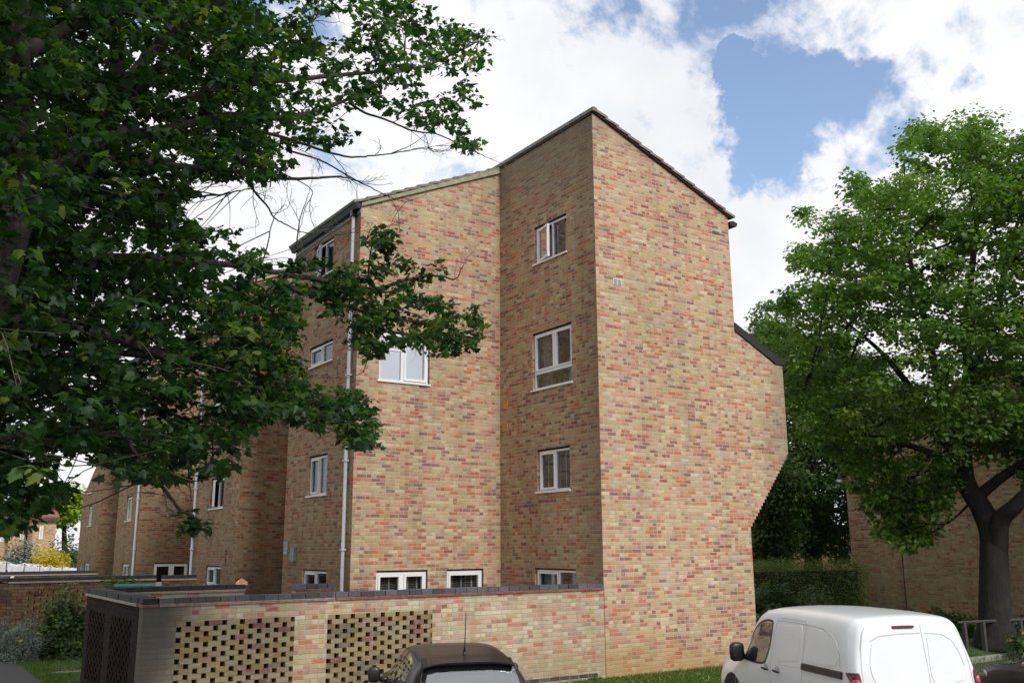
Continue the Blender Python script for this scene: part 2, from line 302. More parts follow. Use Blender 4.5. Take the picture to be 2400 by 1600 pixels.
dv = N(nt, 'ShaderNodeVectorMath', operation='ADD'); L.new(D, dv.inputs[0]); L.new(wv.outputs[0], dv.inputs[1])
nd = N(nt, 'ShaderNodeVectorMath', operation='SUBTRACT'); L.new(dv.outputs[0], nd.inputs[0]); nd.inputs[1].default_value = (.12,.12,.12)
nn = N(nt, 'ShaderNodeVectorMath', operation='NORMALIZE'); L.new(nd.outputs[0], nn.inputs[0])
cl = noise(nt, D, 4.2, 11, .62, dist=.35)
wisp = noise(nt, D, 13.0, 8, .62, dist=.6); frag = noise(nt, D, 7.5, 5, .6)
cov = MA(nt, 'ADD', MA(nt, 'ADD', MA(nt, 'MULTIPLY', MA(nt, 'SUBTRACT', cl.outputs[0], .5), 1.7), .87), MA(nt, 'MULTIPLY', MA(nt, 'SUBTRACT', wisp.outputs[0], .5), .55))
gm_ = MA(nt, 'MAXIMUM', MA(nt, 'ADD', .05, MA(nt, 'MULTIPLY', MA(nt, 'SUBTRACT', frag.outputs[0], .27), 4.2)), .15)
GAPS = [((1790,235),1.7,.25),((1900,215),1.6,.24),((1870,275),1.9,.28),((1985,245),1.8,.25),((2090,255),1.8,.17),((2190,275),2.2,.15),((2290,300),2.2,.20),((2380,340),2.3,.26),((1830,345),1.8,.26),((1850,415),1.4,.24),((2080,375),2.0,.24),((2210,385),2.0,.20),((1960,380),1.2,.10),((760,90),2.6,.24),((650,20),2.6,.25),((1000,350),2.0,.14),((840,330),1.8,.12),((100,60),2.5,.2),((300,120),2.5,.15),((2000,-900),14,.25),((900,-900),14,.2)]
gsum = 0.0
for (p, rad, amt) in GAPS:
    v = np.array([(p[0]-1200)/CF, -(p[1]-800)/CF, -1.]) @ CR.T; v /= np.linalg.norm(v)
    dp = N(nt, 'ShaderNodeVectorMath', operation='DOT_PRODUCT'); L.new(nn.outputs[0], dp.inputs[0]); dp.inputs[1].default_value = tuple(v)
    mr = N(nt, 'ShaderNodeMapRange', interpolation_type='SMOOTHSTEP'); L.new(dp.outputs['Value'], mr.inputs[0]); mr.inputs[1].default_value = math.cos(R(rad*1.9)); mr.inputs[2].default_value = math.cos(R(rad*.1))
    gsum = MA(nt, 'MAXIMUM', gsum, MA(nt, 'MULTIPLY', mr.outputs[0], amt*1.55))
cov = MA(nt, 'SUBTRACT', cov, MA(nt, 'MULTIPLY', gm_, gsum))
cm = N(nt, 'ShaderNodeMapRange', interpolation_type='SMOOTHSTEP'); L.new(cov, cm.inputs[0]); cm.inputs[1].default_value = .46; cm.inputs[2].default_value = .72; cm.inputs[3].default_value = .05
shade = noise(nt, D, 4.2, 6, .55); ccol = ramp(nt, shade.outputs[0], [(.32,(.80,.83,.87)),(.48,(.92,.93,.95)),(.60,(.99,.99,1.0))])
bg2 = N(nt, 'ShaderNodeBackground'); bg2.inputs[1].default_value = .77; L.new(ccol, bg2.inputs[0])
mx = N(nt, 'ShaderNodeMixShader'); L.new(cm.outputs[0], mx.inputs[0]); L.new(bg1.outputs[0], mx.inputs[1]); L.new(bg2.outputs[0], mx.inputs[2]); L.new(mx.outputs[0], wo.inputs[0])
SC.view_settings.view_transform = 'Standard'; SC.view_settings.look = 'None'; SC.view_settings.exposure = 0.45; SC.view_settings.gamma = 1
SC.render.engine = 'CYCLES'; SC.cycles.max_bounces = 8; SC.cycles.transparent_max_bounces = 12
#PARTS
# ================================================================== apartment building
bld = thing('apartment_building', 'long four-storey block of mixed buff and red brick with a stepped front and tall gable', 'building', (0,0,0))
def corbel():
    p = []; x = 4.22; z = 2.925
    for i in range(22):
        x2 = 4.22+(5.58-4.22)*(i+1)/22; p += [(x2, z)] if i == 0 else [(x2, z)]
        z += .075; p.append((x2, z))
    return p
right_prof = [(0,-.3),(4.22,-.3),(4.22,2.925)]+corbel()+[(5.62,4.575),(5.62,6.68),(5.36,6.68),(4.06,7.33),(4.04,10.09),(0,11.70)]
CUT = []   # openings: ('y', x0,x1,z0,z1,yplane) or ('x', y0,y1,z0,z1,xplane)
def cutter():
    b = MB(); d = .55; e = .2
    for (ax, a0, a1, z0, z1, pl) in CUT:
        mdp = .135; vs = [(a0,-e,z0),(a1,-e,z0),(a1,mdp,z0),(a0,mdp,z0),(a0,-e,z1),(a1,-e,z1),(a1,mdp,z1),(a0,mdp,z1),(a1,d,z0),(a0,d,z0),(a1,d,z1),(a0,d,z1)]
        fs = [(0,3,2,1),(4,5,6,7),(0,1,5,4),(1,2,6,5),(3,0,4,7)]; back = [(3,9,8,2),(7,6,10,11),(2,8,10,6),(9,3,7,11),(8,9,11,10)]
        if ax == 'y': vs = [(x,pl+y,z) for x,y,z in vs]
        else: vs = [(pl+y,x,z) for x,y,z in vs]
        if ax == 'x': fs = [f[::-1] for f in fs]; back = [f[::-1] for f in back]
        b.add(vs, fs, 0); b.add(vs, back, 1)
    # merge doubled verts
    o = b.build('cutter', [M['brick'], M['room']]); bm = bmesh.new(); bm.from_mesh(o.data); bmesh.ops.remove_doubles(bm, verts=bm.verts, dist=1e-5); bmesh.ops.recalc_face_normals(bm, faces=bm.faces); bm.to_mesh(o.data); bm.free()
    return o
def apply_cut(o, cut):
    md = o.modifiers.new('b', 'BOOLEAN'); md.object = cut; md.operation = 'DIFFERENCE'; md.solver = 'EXACT'
    dg = bpy.context.evaluated_depsgraph_get(); dg.update(); me = bpy.data.meshes.new_from_object(o.evaluated_get(dg)); o.modifiers.remove(md); o.data = me
def solid(name, prof, y0, y1, mats, axis='y'):
    b = MB(); b.prism_y(prof, y0, y1); o = b.build(name, mats, bld)
    bm = bmesh.new(); bm.from_mesh(o.data); bmesh.ops.triangulate(bm, faces=[f for f in bm.faces if len(f.verts) > 4]); bmesh.ops.recalc_face_normals(bm, faces=bm.faces)
    bm.to_mesh(o.data); bm.free(); return o
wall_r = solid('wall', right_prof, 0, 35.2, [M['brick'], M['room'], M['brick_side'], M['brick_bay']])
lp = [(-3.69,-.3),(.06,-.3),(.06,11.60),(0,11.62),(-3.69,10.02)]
wall_a = solid('wall', lp, 3.69, 7.62, [M['brick'], M['room'], M['brick_left_shaded']])
wall_b = solid('wall', lp, 11.18, 15.42, [M['brick_left_shaded'], M['room'], M['brick_left_shaded']])
wall_c = solid('wall', lp, 22.97, 26.93, [M['brick_left_shaded'], M['room'], M['brick_left_shaded']])
lowb = MB(); lowb.prism_x([(30.62,-.3),(35.2,-.3),(35.2,4.85),(30.62,7.1)], -3.69, .06); wall_d = lowb.build('wall', [M['brick_left_shaded'], M['room'], M['brick_left_shaded']], bld)
# windows: (plane, viewer-left, viewer-right, sill, head, plane position, layout, extras)
WIN = [
 ('x', 2.22, .99, 8.83, 9.72, 0, 'open2', 'curt'), ('x', 2.34, .88, 5.92, 7.22, 0, 'grid3', 'plants'), ('x', 2.20, 1.02, 3.67, 4.58, 0, 'two', 'blind'), ('x', 2.33, .88, 1.15, 2.06, 0, 'two_dark', 'curt'),
 ('y', -3.15, -1.90, 6.08, 7.20, 3.69, 'tophung', 'room'), ('y', -3.10, -1.88, 1.15, 2.03, 3.69, 'twoW', 'blind'), ('y', -1.40, -.46, 1.15, 2.03, 3.69, 'oneW', 'blind'),
 ('x', 6.22, 5.10, 3.67, 4.58, -3.69, 'two', 'blind'), ('x', 6.48, 5.02, 6.70, 7.20, -3.69, 'two', 'room'), ('x', 6.40, 5.19, 8.85, 9.72, -3.69, 'open2', 'room'), ('x', 6.34, 4.94, 1.30, 2.03, -3.69, 'two', 'room'),
 ('x', 13.95, 12.65, 3.64, 4.52, -3.69, 'open2', 'curt'), ('x', 14.12, 12.66, 6.74, 7.20, -3.69, 'two', 'room'), ('x', 14.0, 12.66, 8.85, 9.72, -3.69, 'two', 'room'), ('x', 13.97, 12.50, 1.45, 2.0, -3.69, 'two', 'room'),
 ('y', -3.03, -1.77, 1.15, 1.95, 22.97, 'twoW', 'room'), ('y', -3.15, -1.90, 6.08, 7.20, 22.97, 'tophung', 'room'),
 ('x', 25.35, 24.3, 3.55, 4.5, -3.69, 'two', 'room'), ('x', 25.5, 24.2, 8.75, 9.66, -3.69, 'two', 'room'), ('x', 25.3, 24.0, 1.2, 1.92, -3.69, 'two', 'curt'),
 ('x', 33.35, 32.5, 3.5, 4.42, -3.69, 'two', 'room'), ('x', 33.3, 32.0, 1.2, 1.85, -3.69, 'two', 'curt')]
for (pl, a, b_, z0, z1, pos, lay, ex) in WIN: CUT.append((pl, min(a,b_), max(a,b_), z0, z1, pos))
CUT.append(('x', 12.04, 12.16, 2.1, 2.45, -3.69)); ct = cutter()
for o in (wall_r, wall_a, wall_b, wall_c, wall_d): apply_cut(o, ct)
bpy.data.objects.remove(ct)
def paint(o, fn):
    me = o.data; n = len(me.polygons); 
    for p in me.polygons:
        if p.material_index == 0:
            k = fn(p.normal, p.center)
            if k: p.material_index = k
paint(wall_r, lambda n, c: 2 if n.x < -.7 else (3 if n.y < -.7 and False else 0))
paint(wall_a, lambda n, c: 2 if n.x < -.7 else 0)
def window(pl, a, b_, z0, z1, pos, lay, ex):
    W = abs(b_-a); H = z1-z0
    if pl == 'y': T = lambda x, y, z: (min(a,b_)+x, pos+y, z0+z)
    else: T = lambda x, y, z: (pos+y, max(a,b_)-x, z0+z)
    def bx(mb, x0, x1, y0, y1, zz0, zz1, m=0): mb.box(T(x0,y0,zz0), T(x1,y1,zz1), m)
    wide = lay in ('twoW', 'oneW', 'tophung'); fo = .042; D0 = .055; D1 = .125     # frame depth from the face of the wall
    mat = M['white'] if pos > -3 or pl == 'y' else M['whitegrey']  # left-facade frames take the greyer white
    fr = MB(); g = .014; H -= .022; hd = MB(); bx(hd, .0, W, .03, .5, H, H+.02)
    bx(fr, g, fo+g, D0, D1, 0, H-g); bx(fr, W-fo-g, W-g, D0, D1, 0, H-g); bx(fr, fo+g, W-fo-g, D0, D1, H-fo-g, H-g); bx(fr, fo+g, W-fo-g, D0, D1, 0, fo)
    panes = []     # (x0,x1,z0,z1,sash?)
    if lay in ('two', 'open2', 'two_dark', 'twoW'):
        mxx = W*(.52 if lay != 'two_dark' else .56); mh = .022 if not wide else .035
        bx(fr, mxx-mh, mxx+mh, D0, D1, fo, H-fo-g); panes = [(fo+g, mxx-mh, fo, H-fo-g, lay != 'two_dark' or True), (mxx+mh, W-fo-g, fo, H-fo-g, wide)]
    elif lay == 'oneW': panes = [(fo+g, W-fo-g, fo, H-fo-g, True)]
    elif lay == 'tophung':
        mxx = W*.47; zt = H*.66; bx(fr, mxx-.035, mxx+.035, D0, D1, fo, H-fo-g); bx(fr, fo+g, mxx-.035, D0, D1, zt-.03, zt+.03)
        panes = [(fo+g, mxx-.035, fo, zt-.03, False), (fo+g, mxx-.035, zt+.03, H-fo-g, True), (mxx+.035, W-fo-g, fo, H-fo-g, True)]
    elif lay == 'grid3':
        mxx = W*.54; zt = H*.30; bx(fr, fo+g, W-fo-g, D0, D1, zt-.035, zt+.035); bx(fr, mxx-.03, mxx+.03, D0, D1, zt+.035, H-fo-g)
        panes = [(fo+g, mxx-.03, zt+.035, H-fo-g, True), (mxx+.03, W-fo-g, zt+.035, H-fo-g, True), (fo+g, W-fo-g, fo, zt-.035, False)]
    f = fr.build('window', mat, bld); hd.build('lintel_shadow', M['darkgap'], f)  # dark bar painted as the shadow under the lintel
    s = MB(); s.box(T(-.05,-.035,-.035), T(W+.02,D0+.02,.0)); s.build('sill', mat, f)
    for k, (x0,x1,y0,y1,sash) in enumerate(panes):
        op = lay == 'open2' and k == 0
        if op:      # casement standing open, hinged on the viewer's left
            an = R(13 if pos == 0 else 16); sw = .05; wd = x1-x0; sm = MB(); gm = MB()
            def TT(x, y, z): return T(x0+x*math.cos(an)+y*math.sin(an), D0-.0-x*math.sin(an)+y*math.cos(an), z)
            def ob(mb, xa, xb, ya, yb, za, zb):
                vs = [TT(xa,ya,za),TT(xb,ya,za),TT(xb,yb,za),TT(xa,yb,za),TT(xa,ya,zb),TT(xb,ya,zb),TT(xb,yb,zb),TT(xa,yb,zb)]
                mb.add(vs, [(0,3,2,1),(4,5,6,7),(0,1,5,4),(1,2,6,5),(2,3,7,6),(3,0,4,7)])
            ob(sm, 0, sw, 0, .055, y0, y1); ob(sm, wd-sw, wd, 0, .055, y0, y1); ob(sm, sw, wd-sw, 0, .055, y0, y0+sw); ob(sm, sw, wd-sw, 0, .055, y1-sw, y1)
            ob(gm, sw, wd-sw, .02, .026, y0+sw, y1-sw); sm.build('casement', mat, f); gm.build('pane', M['glass_bright'], f)
            continue
        sw = (.038 if not wide else .055) if sash else .0
        if sash:
            sm = MB(); e = .003
            bx(sm, x0+e, x0+sw, D0-.018, D1-.02, y0+e, y1-e); bx(sm, x1-sw, x1-e, D0-.018, D1-.02, y0+e, y1-e); bx(sm, x0+sw, x1-sw, D0-.018, D1-.02, y0+e, y0+sw); bx(sm, x0+sw, x1-sw, D0-.018, D1-.02, y1-sw, y1-e)
            sm.build('casement', mat, f)
        gm = MB(); bx(gm, x0+sw, x1-sw, D0+.03, D0+.036, y0+sw, y1-sw); gm.build('pane', M['glass_bright'] if lay == 'tophung' else M['glass'], f)
        if not sash or lay == 'two_dark':
            pass
    if ex == 'blind':
        bm_ = MB(); z = .04
        while z < H-.05:
            bm_.add([T(.03,.20,z), T(W-.03,.20,z), T(W-.03,.235,z+.028), T(.03,.235,z+.028)], [(0,1,2,3)]); z += .048
        bm_.build('blind', M['blind'], f); tp = MB(); n = 5 if W > 1.05 else 3
        for i in range(n):
            x = W*(i+.75)/(n+.5); bx(tp, x-.018, x+.018, .188, .192, .02, H-.03)
        tp.build('blind_tape', M['tape'], f)
    if ex in ('curt', 'plants'):
        cm_ = MB(); 
        def curtain(x0, x1, zb):
            n = 28; top = [T(x0+(x1-x0)*i/n, .22+.018*math.sin(i*1.7)+.008*math.sin(i*.6), H-.04) for i in range(n+1)]; bot = [T(x0+(x1-x0)*i/n, .22+.022*math.sin(i*1.7+.2), zb) for i in range(n+1)]
            cm_.add(top+bot, [(i, n+1+i, n+2+i, i+1) for i in range(n)])
        cmat = M['curtain'] if ex == 'curt' else M['curtain_stripe']
        curtain(.05, W*.33, .03); cm_.build('curtain', cmat, f, smooth=True)
        if ex == 'curt': cm_ = MB(); curtain(W*.72, W-.05, .03); cm_.build('curtain', cmat, f, smooth=True)
    if ex == 'plants':
        V = []; Fc = []; RN = []
        for px in np.linspace(.15, W-.12, 7):
            pb = MB(); h = .09; c = [T(px+.045*math.cos(t), .20+.045*math.sin(t), 0) for t in np.linspace(0, 6.283, 9)[:-1]]
            pb.add([(*T(px+.035*math.cos(t), .20+.035*math.sin(t), .05),) for t in np.linspace(0,6.283,9)[:-1]]+[(*T(px+.045*math.cos(t), .20+.045*math.sin(t), .05+h),) for t in np.linspace(0,6.283,9)[:-1]], [(i,(i+1)%8,8+(i+1)%8,8+i) for i in range(8)])
            pb.build('flower_pot', M['terracotta'] if random.random() < .6 else M['greyplastic'], f)
            for q in range(16):
                t = random.uniform(0, 6.28); l = random.uniform(.10, .22); base = (px, .20, .14); tip = (px+l*.7*math.cos(t), .20+.05*math.sin(t), .14+l*random.uniform(.3,1)); s_ = .012
                n0 = len(V); V += [T(base[0]-s_, base[1], base[2]), T(base[0]+s_, base[1], base[2]), T(*tip)]; Fc.append((n0,n0+1,n0+2)); RN.append(random.random())
        mesh('houseplant', V, Fc, M['leafR'], f, rnd=RN)
for wdef in WIN: window(*wdef)
# ---- roof: courses of tiles laid up the slopes; ridge; verges
def slope_tiles(x0, z0, x1, z1, y0, y1, mat, name='roof', step=.34, th=.055):
    """x0,z0 is the eave, x1,z1 the ridge"""
    L_ = math.hypot(x1-x0, z1-z0); n = int(round(L_/step)); b = MB(); dx, dz = (x1-x0)/L_, (z1-z0)/L_; nx, nz = (-dz, dx) if dx > 0 else (dz, -dx)
    if nz < 0: nx, nz = -nx, -nz
    for i in range(n):
        a = L_*i/n-.03; c = L_*(i+1)/n+.02; lo = .045; hi = .012
        p = [(x0+dx*a+nx*lo, z0+dz*a+nz*lo), (x0+dx*c+nx*hi, z0+dz*c+nz*hi), (x0+dx*c+nx*(hi+th*.9), z0+dz*c+nz*(hi+th*.9)), (x0+dx*a+nx*(lo+th), z0+dz*a+nz*(lo+th))]
        p = [(px_, pz_+random.uniform(-.004,.004)) for px_, pz_ in p]
        if dx < 0: p = p[::-1]
        b.prism_y(p, y0-random.uniform(0,.012), y1)
    return b.build(name, mat, bld)
slope_tiles(4.16, 10.06, 0, 11.72, -.075, 35.3, M['rooftile'])
sb = MB(); sb.prism_y([(4.12,10.06),(0,11.705),(0,11.735),(4.12,10.09)], -.05, 35.25); sb.build('verge_undercloak', M['darkgap'], bld)
for (y0, y1) in ((3.69,7.62),(11.18,15.42),(22.97,26.93)):
    slope_tiles(-3.83, 9.985, .02, 11.655, y0-.04, y1+.05, M['roofgrey'])
    ub = MB(); ub.prism_y([(-3.70,10.03),(-3.70,9.955),(0,11.56),(0,11.69)][::-1], y0-.055, y0-.002); ub.build('verge_undercloak', M['undercloak'], bld)
    gb = MB(); gb.prism_y([(-3.86,10.02),(-3.80,9.90),(-3.72,9.90),(-3.70,10.02)][::-1], y0-.03, y1+.05)
    gb.build('gutter', M['blackplastic'], bld); fb = MB(); fb.box((-3.712,y0+.0,9.80),(-3.692,y1,9.895)); fb.build('fascia', M['greyplastic'], bld)
rt = MB()
for i in range(85):
    y = -.08+i*.415
    if y > 35: break
    w_ = .13; rt.prism_y([(w_,11.70),(w_*.55,11.80),(0,11.812),(-w_*.35,11.80),(-.045,11.72)], y, y+.425+random.uniform(-.006,.006))
rt.build('ridge_tiles', M['roofgrey'], bld)
bb = MB(); bb.box((-.03,0.0,11.665),(.0-.002,3.69,11.715)); bb.build('verge_undercloak', M['darkgap'], bld)  # dark strip painted as the shadow line below the ridge tiles
# lean-to coping of the bay
pc = MB(); pc.prism_y([(4.05,7.34),(5.36,6.70),(5.36,6.69),(5.70,6.69),(5.70,6.86),(5.45,6.86),(4.05,7.53)], -.035, 3.2); pc.build('bay_roof', M['blue_dark'], bld)
g2 = MB(); g2.prism_y([(4.10,9.90),(4.30,9.90),(4.345,9.985),(4.20,10.03),(4.10,10.0)], -.02, 34); g2.build('gutter', M['blackplastic'], bld)
# lead: white bracket
# downpipes
def downpipe(x, y, z0, z1, mat, r=.036):
    b = MB(); b.tube([(x,y,z0),(x,y,z1)], r, 14); o = b.build('downpipe', mat, bld, smooth=False)
    c = MB(); z = z0+.6
    while z < z1: c.box((x-.05,y-.055,z),(x+.05,y+.055,z+.035)); c.tube([(x,y,z+.06),(x,y,z+.15)], r*1.16, 14); z += 1.85
    c.build('pipe_clip', mat, o)
    h = MB(); h.box((x-.06,y-.06,z1),(x+.10,y+.06,z1+.14)); h.build('pipe_outlet', M['blackplastic'], o)
downpipe(-3.765, 3.93, 0, 9.78, M['pipe']); downpipe(-3.765, 15.30, 0, 9.78, M['pipe']); downpipe(-3.765, 23.10, 0, 9.78, M['pipe'])
dp = MB(); dp.tube([(-.05,11.0,0),(-.05,11.0,10.6)], .05, 8); dp.build('soil_pipe', M['blackplastic'], bld)
# small fittings
v = MB(); v.box((.455,-.012,7.90),(.685,.0,8.05)); vo = v.build('air_vent', M['whitegrey'], bld); v = MB()
for i in range(2):
    for j in range(3): v.box((.475+i*.105,-.016,7.915+j*.042),(.560+i*.105,-.0125,7.940+j*.042))
v.build('vent_grille', M['greyplastic'], vo)
for z in (5.12, 5.64):
    v = MB(); v.box((-.012,3.36,z),(.0,3.60,z+.20)); v.build('air_vent', M['terracotta'], bld)
v = MB(); v.box((3.51,-.008,9.60),(3.73,0,9.665), r=.6); v.build('blue_brick_header', M['blue'], bld)
sg = MB(); sg.box((-3.712,7.28,2.34),(-3.692,7.56,2.66)); sgn = sg.build('number_sign', M['greyplastic'], bld); sgn['label'] = 'small blue grey number plate'
def text(s, size, loc, rotz, mat, parent, name='number'):
    cu = bpy.data.curves.new('t', 'FONT'); cu.body = s; cu.size = size; cu.extrude = .002; cu.align_x = 'CENTER'; o = bpy.data.objects.new('t', cu); COL.objects.link(o)
    dg = bpy.context.evaluated_depsgraph_get(); me = bpy.data.meshes.new_from_object(o.evaluated_get(dg)); bpy.data.objects.remove(o)
    mt = Matrix.Translation(loc) @ Matrix.Rotation(rotz, 4, 'Z') @ Matrix.Rotation(math.pi/2, 4, 'X'); me.transform(mt); me.transform(Matrix.Translation(-ROOT[parent])); me.materials.clear(); me.materials.append(mat)
    q = bpy.data.objects.new(name, me); COL.objects.link(q); q.parent = parent; return q
text('22', .19, (-3.714, 7.42, 2.38), -math.pi/2, M['whitedim'], sgn); text('--', .14, (-3.714, 7.42, 2.54), -math.pi/2, M['whitedim'], sgn)
mb_ = MB(); mb_.box((-3.76,6.76,2.20),(-3.692,6.98,2.52)); mb_.build('meter_box', M['pipe_dim'], bld)
wb = MB(); wb.box((-3.74,33.0,5.0),(-3.70,34.0,5.03)); wb.build('cable_bracket', M['white'], bld)
# ================================================================== garden walls
def coping(b_, crease, x0, y0, x1, y1, z, th, dirx=True, dark=False, gap=True):
    """header bricks on edge over two tile courses; b_ gets bricks, crease gets tiles"""
    L_ = abs(x1-x0) if dirx else abs(y1-y0); n = int(L_/.225); c = 0
    for i in range(n+1):
        a = i*.225; e = min(a+.213, L_)
        if e-a < .02: continue
        j = random.uniform(-.005,.005)
        if dirx: b_.box((x0+a, y0-.02+j, z), (x0+e, y1+.02+j, z+th+random.uniform(-.004,.005)), 0)
        else: b_.box((x0-.02+j, y0+a, z), (x1+.02+j, y0+e, z+th+random.uniform(-.004,.005)), 0)
    for k in range(2):
        a = 0; off = .035+.008*k
        while a < L_:
            e = min(a+.26+random.uniform(-.02,.02), L_); zz = z-.042+.021*k
            if dirx: crease.box((x0+a, y0-off, zz), (x0+e-.004, y1+off, zz+.016), 0)
            else: crease.box((x0-off, y0+a, zz), (x1+off, y0+e-.004, zz+.016), 0)
            a = e
def hole_panel(x0, x1, y, yb, z0, z1, mat, parent, dirx=True, first=0, name='pierced_panel'):
    b = MB(); per = .27; nrow = int(round((z1-z0)/.075)); mo = MB()
    for r in range(nrow):
        z = z1-.075*(r+1); odd = (r+first) % 2; s = x0-(per*.5 if odd else 0)
        while s < x1:
            a = max(s+.076, x0) if True else s; e = min(s+per, x1); 
            if s < x0 and odd: a = max(x0, s+.076)
            if e-a > .03:
                j = random.uniform(-.004,.004); jz = random.uniform(-.002,.002)
                if dirx: b.box((a, y+j, z+.009+jz), (e, yb+j, z+.075+jz))
                else: b.box((y+j, a, z+.009+jz), (yb+j, e, z+.075+jz))
                q = .009
                if dirx: mo.box((a+.004, y+.008, z), (e-.004, yb-.008, z+.012))
                else: mo.box((y+.008, a+.004, z), (yb-.008, e-.004, z+.012))
            s += per
    b.build(name, mat, parent); mo.build('panel_mortar', M['mortar'] if dirx else M['dmortar'], parent)
gw = thing('garden_wall', 'front garden wall of pale pierced brick with blue brick coping, joined to the gable corner', 'wall', (-8.58,0,0))
wt = .215; ZT = 1.685
b = MB(); G = .10
P1 = (-8.09, -6.27); P2 = (-5.72, -3.80); ZH = 1.46; ZL = .30
for (a, e, z0, z1) in ((-8.58, P1[0], -.3, ZT), (P1[0], P1[1], ZH, ZT), (P1[0], P1[1], -.3, ZL), (P1[1], P2[0], -.3, ZT), (P2[0], P2[1], ZH, ZT), (P2[0], P2[1], -.3, ZL), (P2[1], -.012, -.3, ZT)):
    b.box((a, -.012, z0), (e, wt, z1))
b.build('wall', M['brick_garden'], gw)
hole_panel(P1[0], P1[1], -.012, .09, ZL, ZH, M['hbrick'], gw, first=1); hole_panel(P2[0], P2[1], -.012, .09, ZL, ZH, M['hbrick'], gw, first=1)
for (x0, x1, dk) in ((-8.60, -8.37, 1), (-8.36, -5.61, 0), (-5.60, -.02, 0)):
    cb = MB(); cr = MB(); coping(cb, cr, x0, -.012, x1, wt, ZT+.045, .075)
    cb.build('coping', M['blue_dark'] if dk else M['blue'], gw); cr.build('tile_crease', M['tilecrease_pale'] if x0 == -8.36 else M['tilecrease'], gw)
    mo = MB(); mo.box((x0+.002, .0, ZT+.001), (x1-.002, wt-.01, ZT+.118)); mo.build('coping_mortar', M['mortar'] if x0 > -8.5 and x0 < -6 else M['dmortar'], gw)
eb = MB(); x = -2.9
while x < -.3: eb.box((x, -.016, .10), (min(x+.213,-.05), -.0125, .165)); x += .225
eb.build('blue_brick_course', M['blue'], gw)
jn = MB(); jn.box((-.014,-.0135,-.2),(-.002,.0,1.70)); jn.build('movement_joint', M['darkgap'], gw)
# return of the same wall, its deep shade and dirt put into the brick
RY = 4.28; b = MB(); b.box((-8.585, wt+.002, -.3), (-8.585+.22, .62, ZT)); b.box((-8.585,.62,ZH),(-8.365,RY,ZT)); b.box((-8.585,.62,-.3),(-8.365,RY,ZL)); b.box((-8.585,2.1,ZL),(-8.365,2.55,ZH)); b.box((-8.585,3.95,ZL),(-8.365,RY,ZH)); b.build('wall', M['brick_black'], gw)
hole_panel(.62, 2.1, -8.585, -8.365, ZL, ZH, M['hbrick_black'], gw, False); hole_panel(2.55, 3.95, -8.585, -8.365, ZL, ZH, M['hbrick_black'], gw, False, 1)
bk = MB(); bk.box((P1[0]+.005,.13,ZL),(P1[1]-.005,.15,ZH)); bk.box((P2[0]+.005,.13,ZL),(P2[1]-.005,.15,ZH)); bk.box((-8.35,.62,.1),(-8.335,3.95,ZH+.03)); bk.build('added_backing', M['darkgap'], gw)  # unseen sheets added behind the pierced panels to blacken the holes
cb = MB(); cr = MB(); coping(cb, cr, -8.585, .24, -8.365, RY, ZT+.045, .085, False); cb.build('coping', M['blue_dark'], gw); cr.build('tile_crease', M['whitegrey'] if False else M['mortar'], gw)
def plain_wall(label, x0, x1, y, z=ZT, th=.215, cmat='blue_dark', creasem='mortar', bm_='brick_dark', holes=None, shift=0, grp='garden walls behind the front one'):
    t = thing('garden_wall', label, 'wall', (x0, y, 0), grp); b = MB()
    if holes:
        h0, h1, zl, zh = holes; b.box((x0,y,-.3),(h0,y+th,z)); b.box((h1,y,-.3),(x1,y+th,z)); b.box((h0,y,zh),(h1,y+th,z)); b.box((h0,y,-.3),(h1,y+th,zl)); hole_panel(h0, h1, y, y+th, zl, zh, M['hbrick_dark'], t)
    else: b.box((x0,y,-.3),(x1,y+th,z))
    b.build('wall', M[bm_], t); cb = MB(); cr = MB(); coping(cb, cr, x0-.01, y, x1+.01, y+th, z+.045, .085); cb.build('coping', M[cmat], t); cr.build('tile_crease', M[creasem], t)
    mo = MB(); mo.box((x0, y+.01, z+.001), (x1, y+th-.01, z+.12)); mo.build('coping_mortar', M['dmortar'], t); return t
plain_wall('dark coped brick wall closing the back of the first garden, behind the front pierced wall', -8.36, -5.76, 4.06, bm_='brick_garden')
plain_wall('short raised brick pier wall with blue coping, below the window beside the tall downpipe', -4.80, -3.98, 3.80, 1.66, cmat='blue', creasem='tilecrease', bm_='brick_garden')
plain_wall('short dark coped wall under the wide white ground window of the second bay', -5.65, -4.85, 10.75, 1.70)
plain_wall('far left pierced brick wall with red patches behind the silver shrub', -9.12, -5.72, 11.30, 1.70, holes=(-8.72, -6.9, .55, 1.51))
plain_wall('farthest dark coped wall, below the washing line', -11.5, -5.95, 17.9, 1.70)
wl = thing('garden_wall', 'shaded side wall of the far left garden, at the left edge of the photo', 'wall', (-9.15,11.3,0), 'garden walls behind the front one'); b = MB(); b.box((-9.34,11.32,-.3),(-9.125,17.9,1.7)); b.build('wall', M['brick_dark'], wl); cb = MB(); cr = MB(); coping(cb, cr, -9.34, 11.32, -9.125, 17.9, 1.745, .085, False); cb.build('coping', M['blue_dark'], wl)
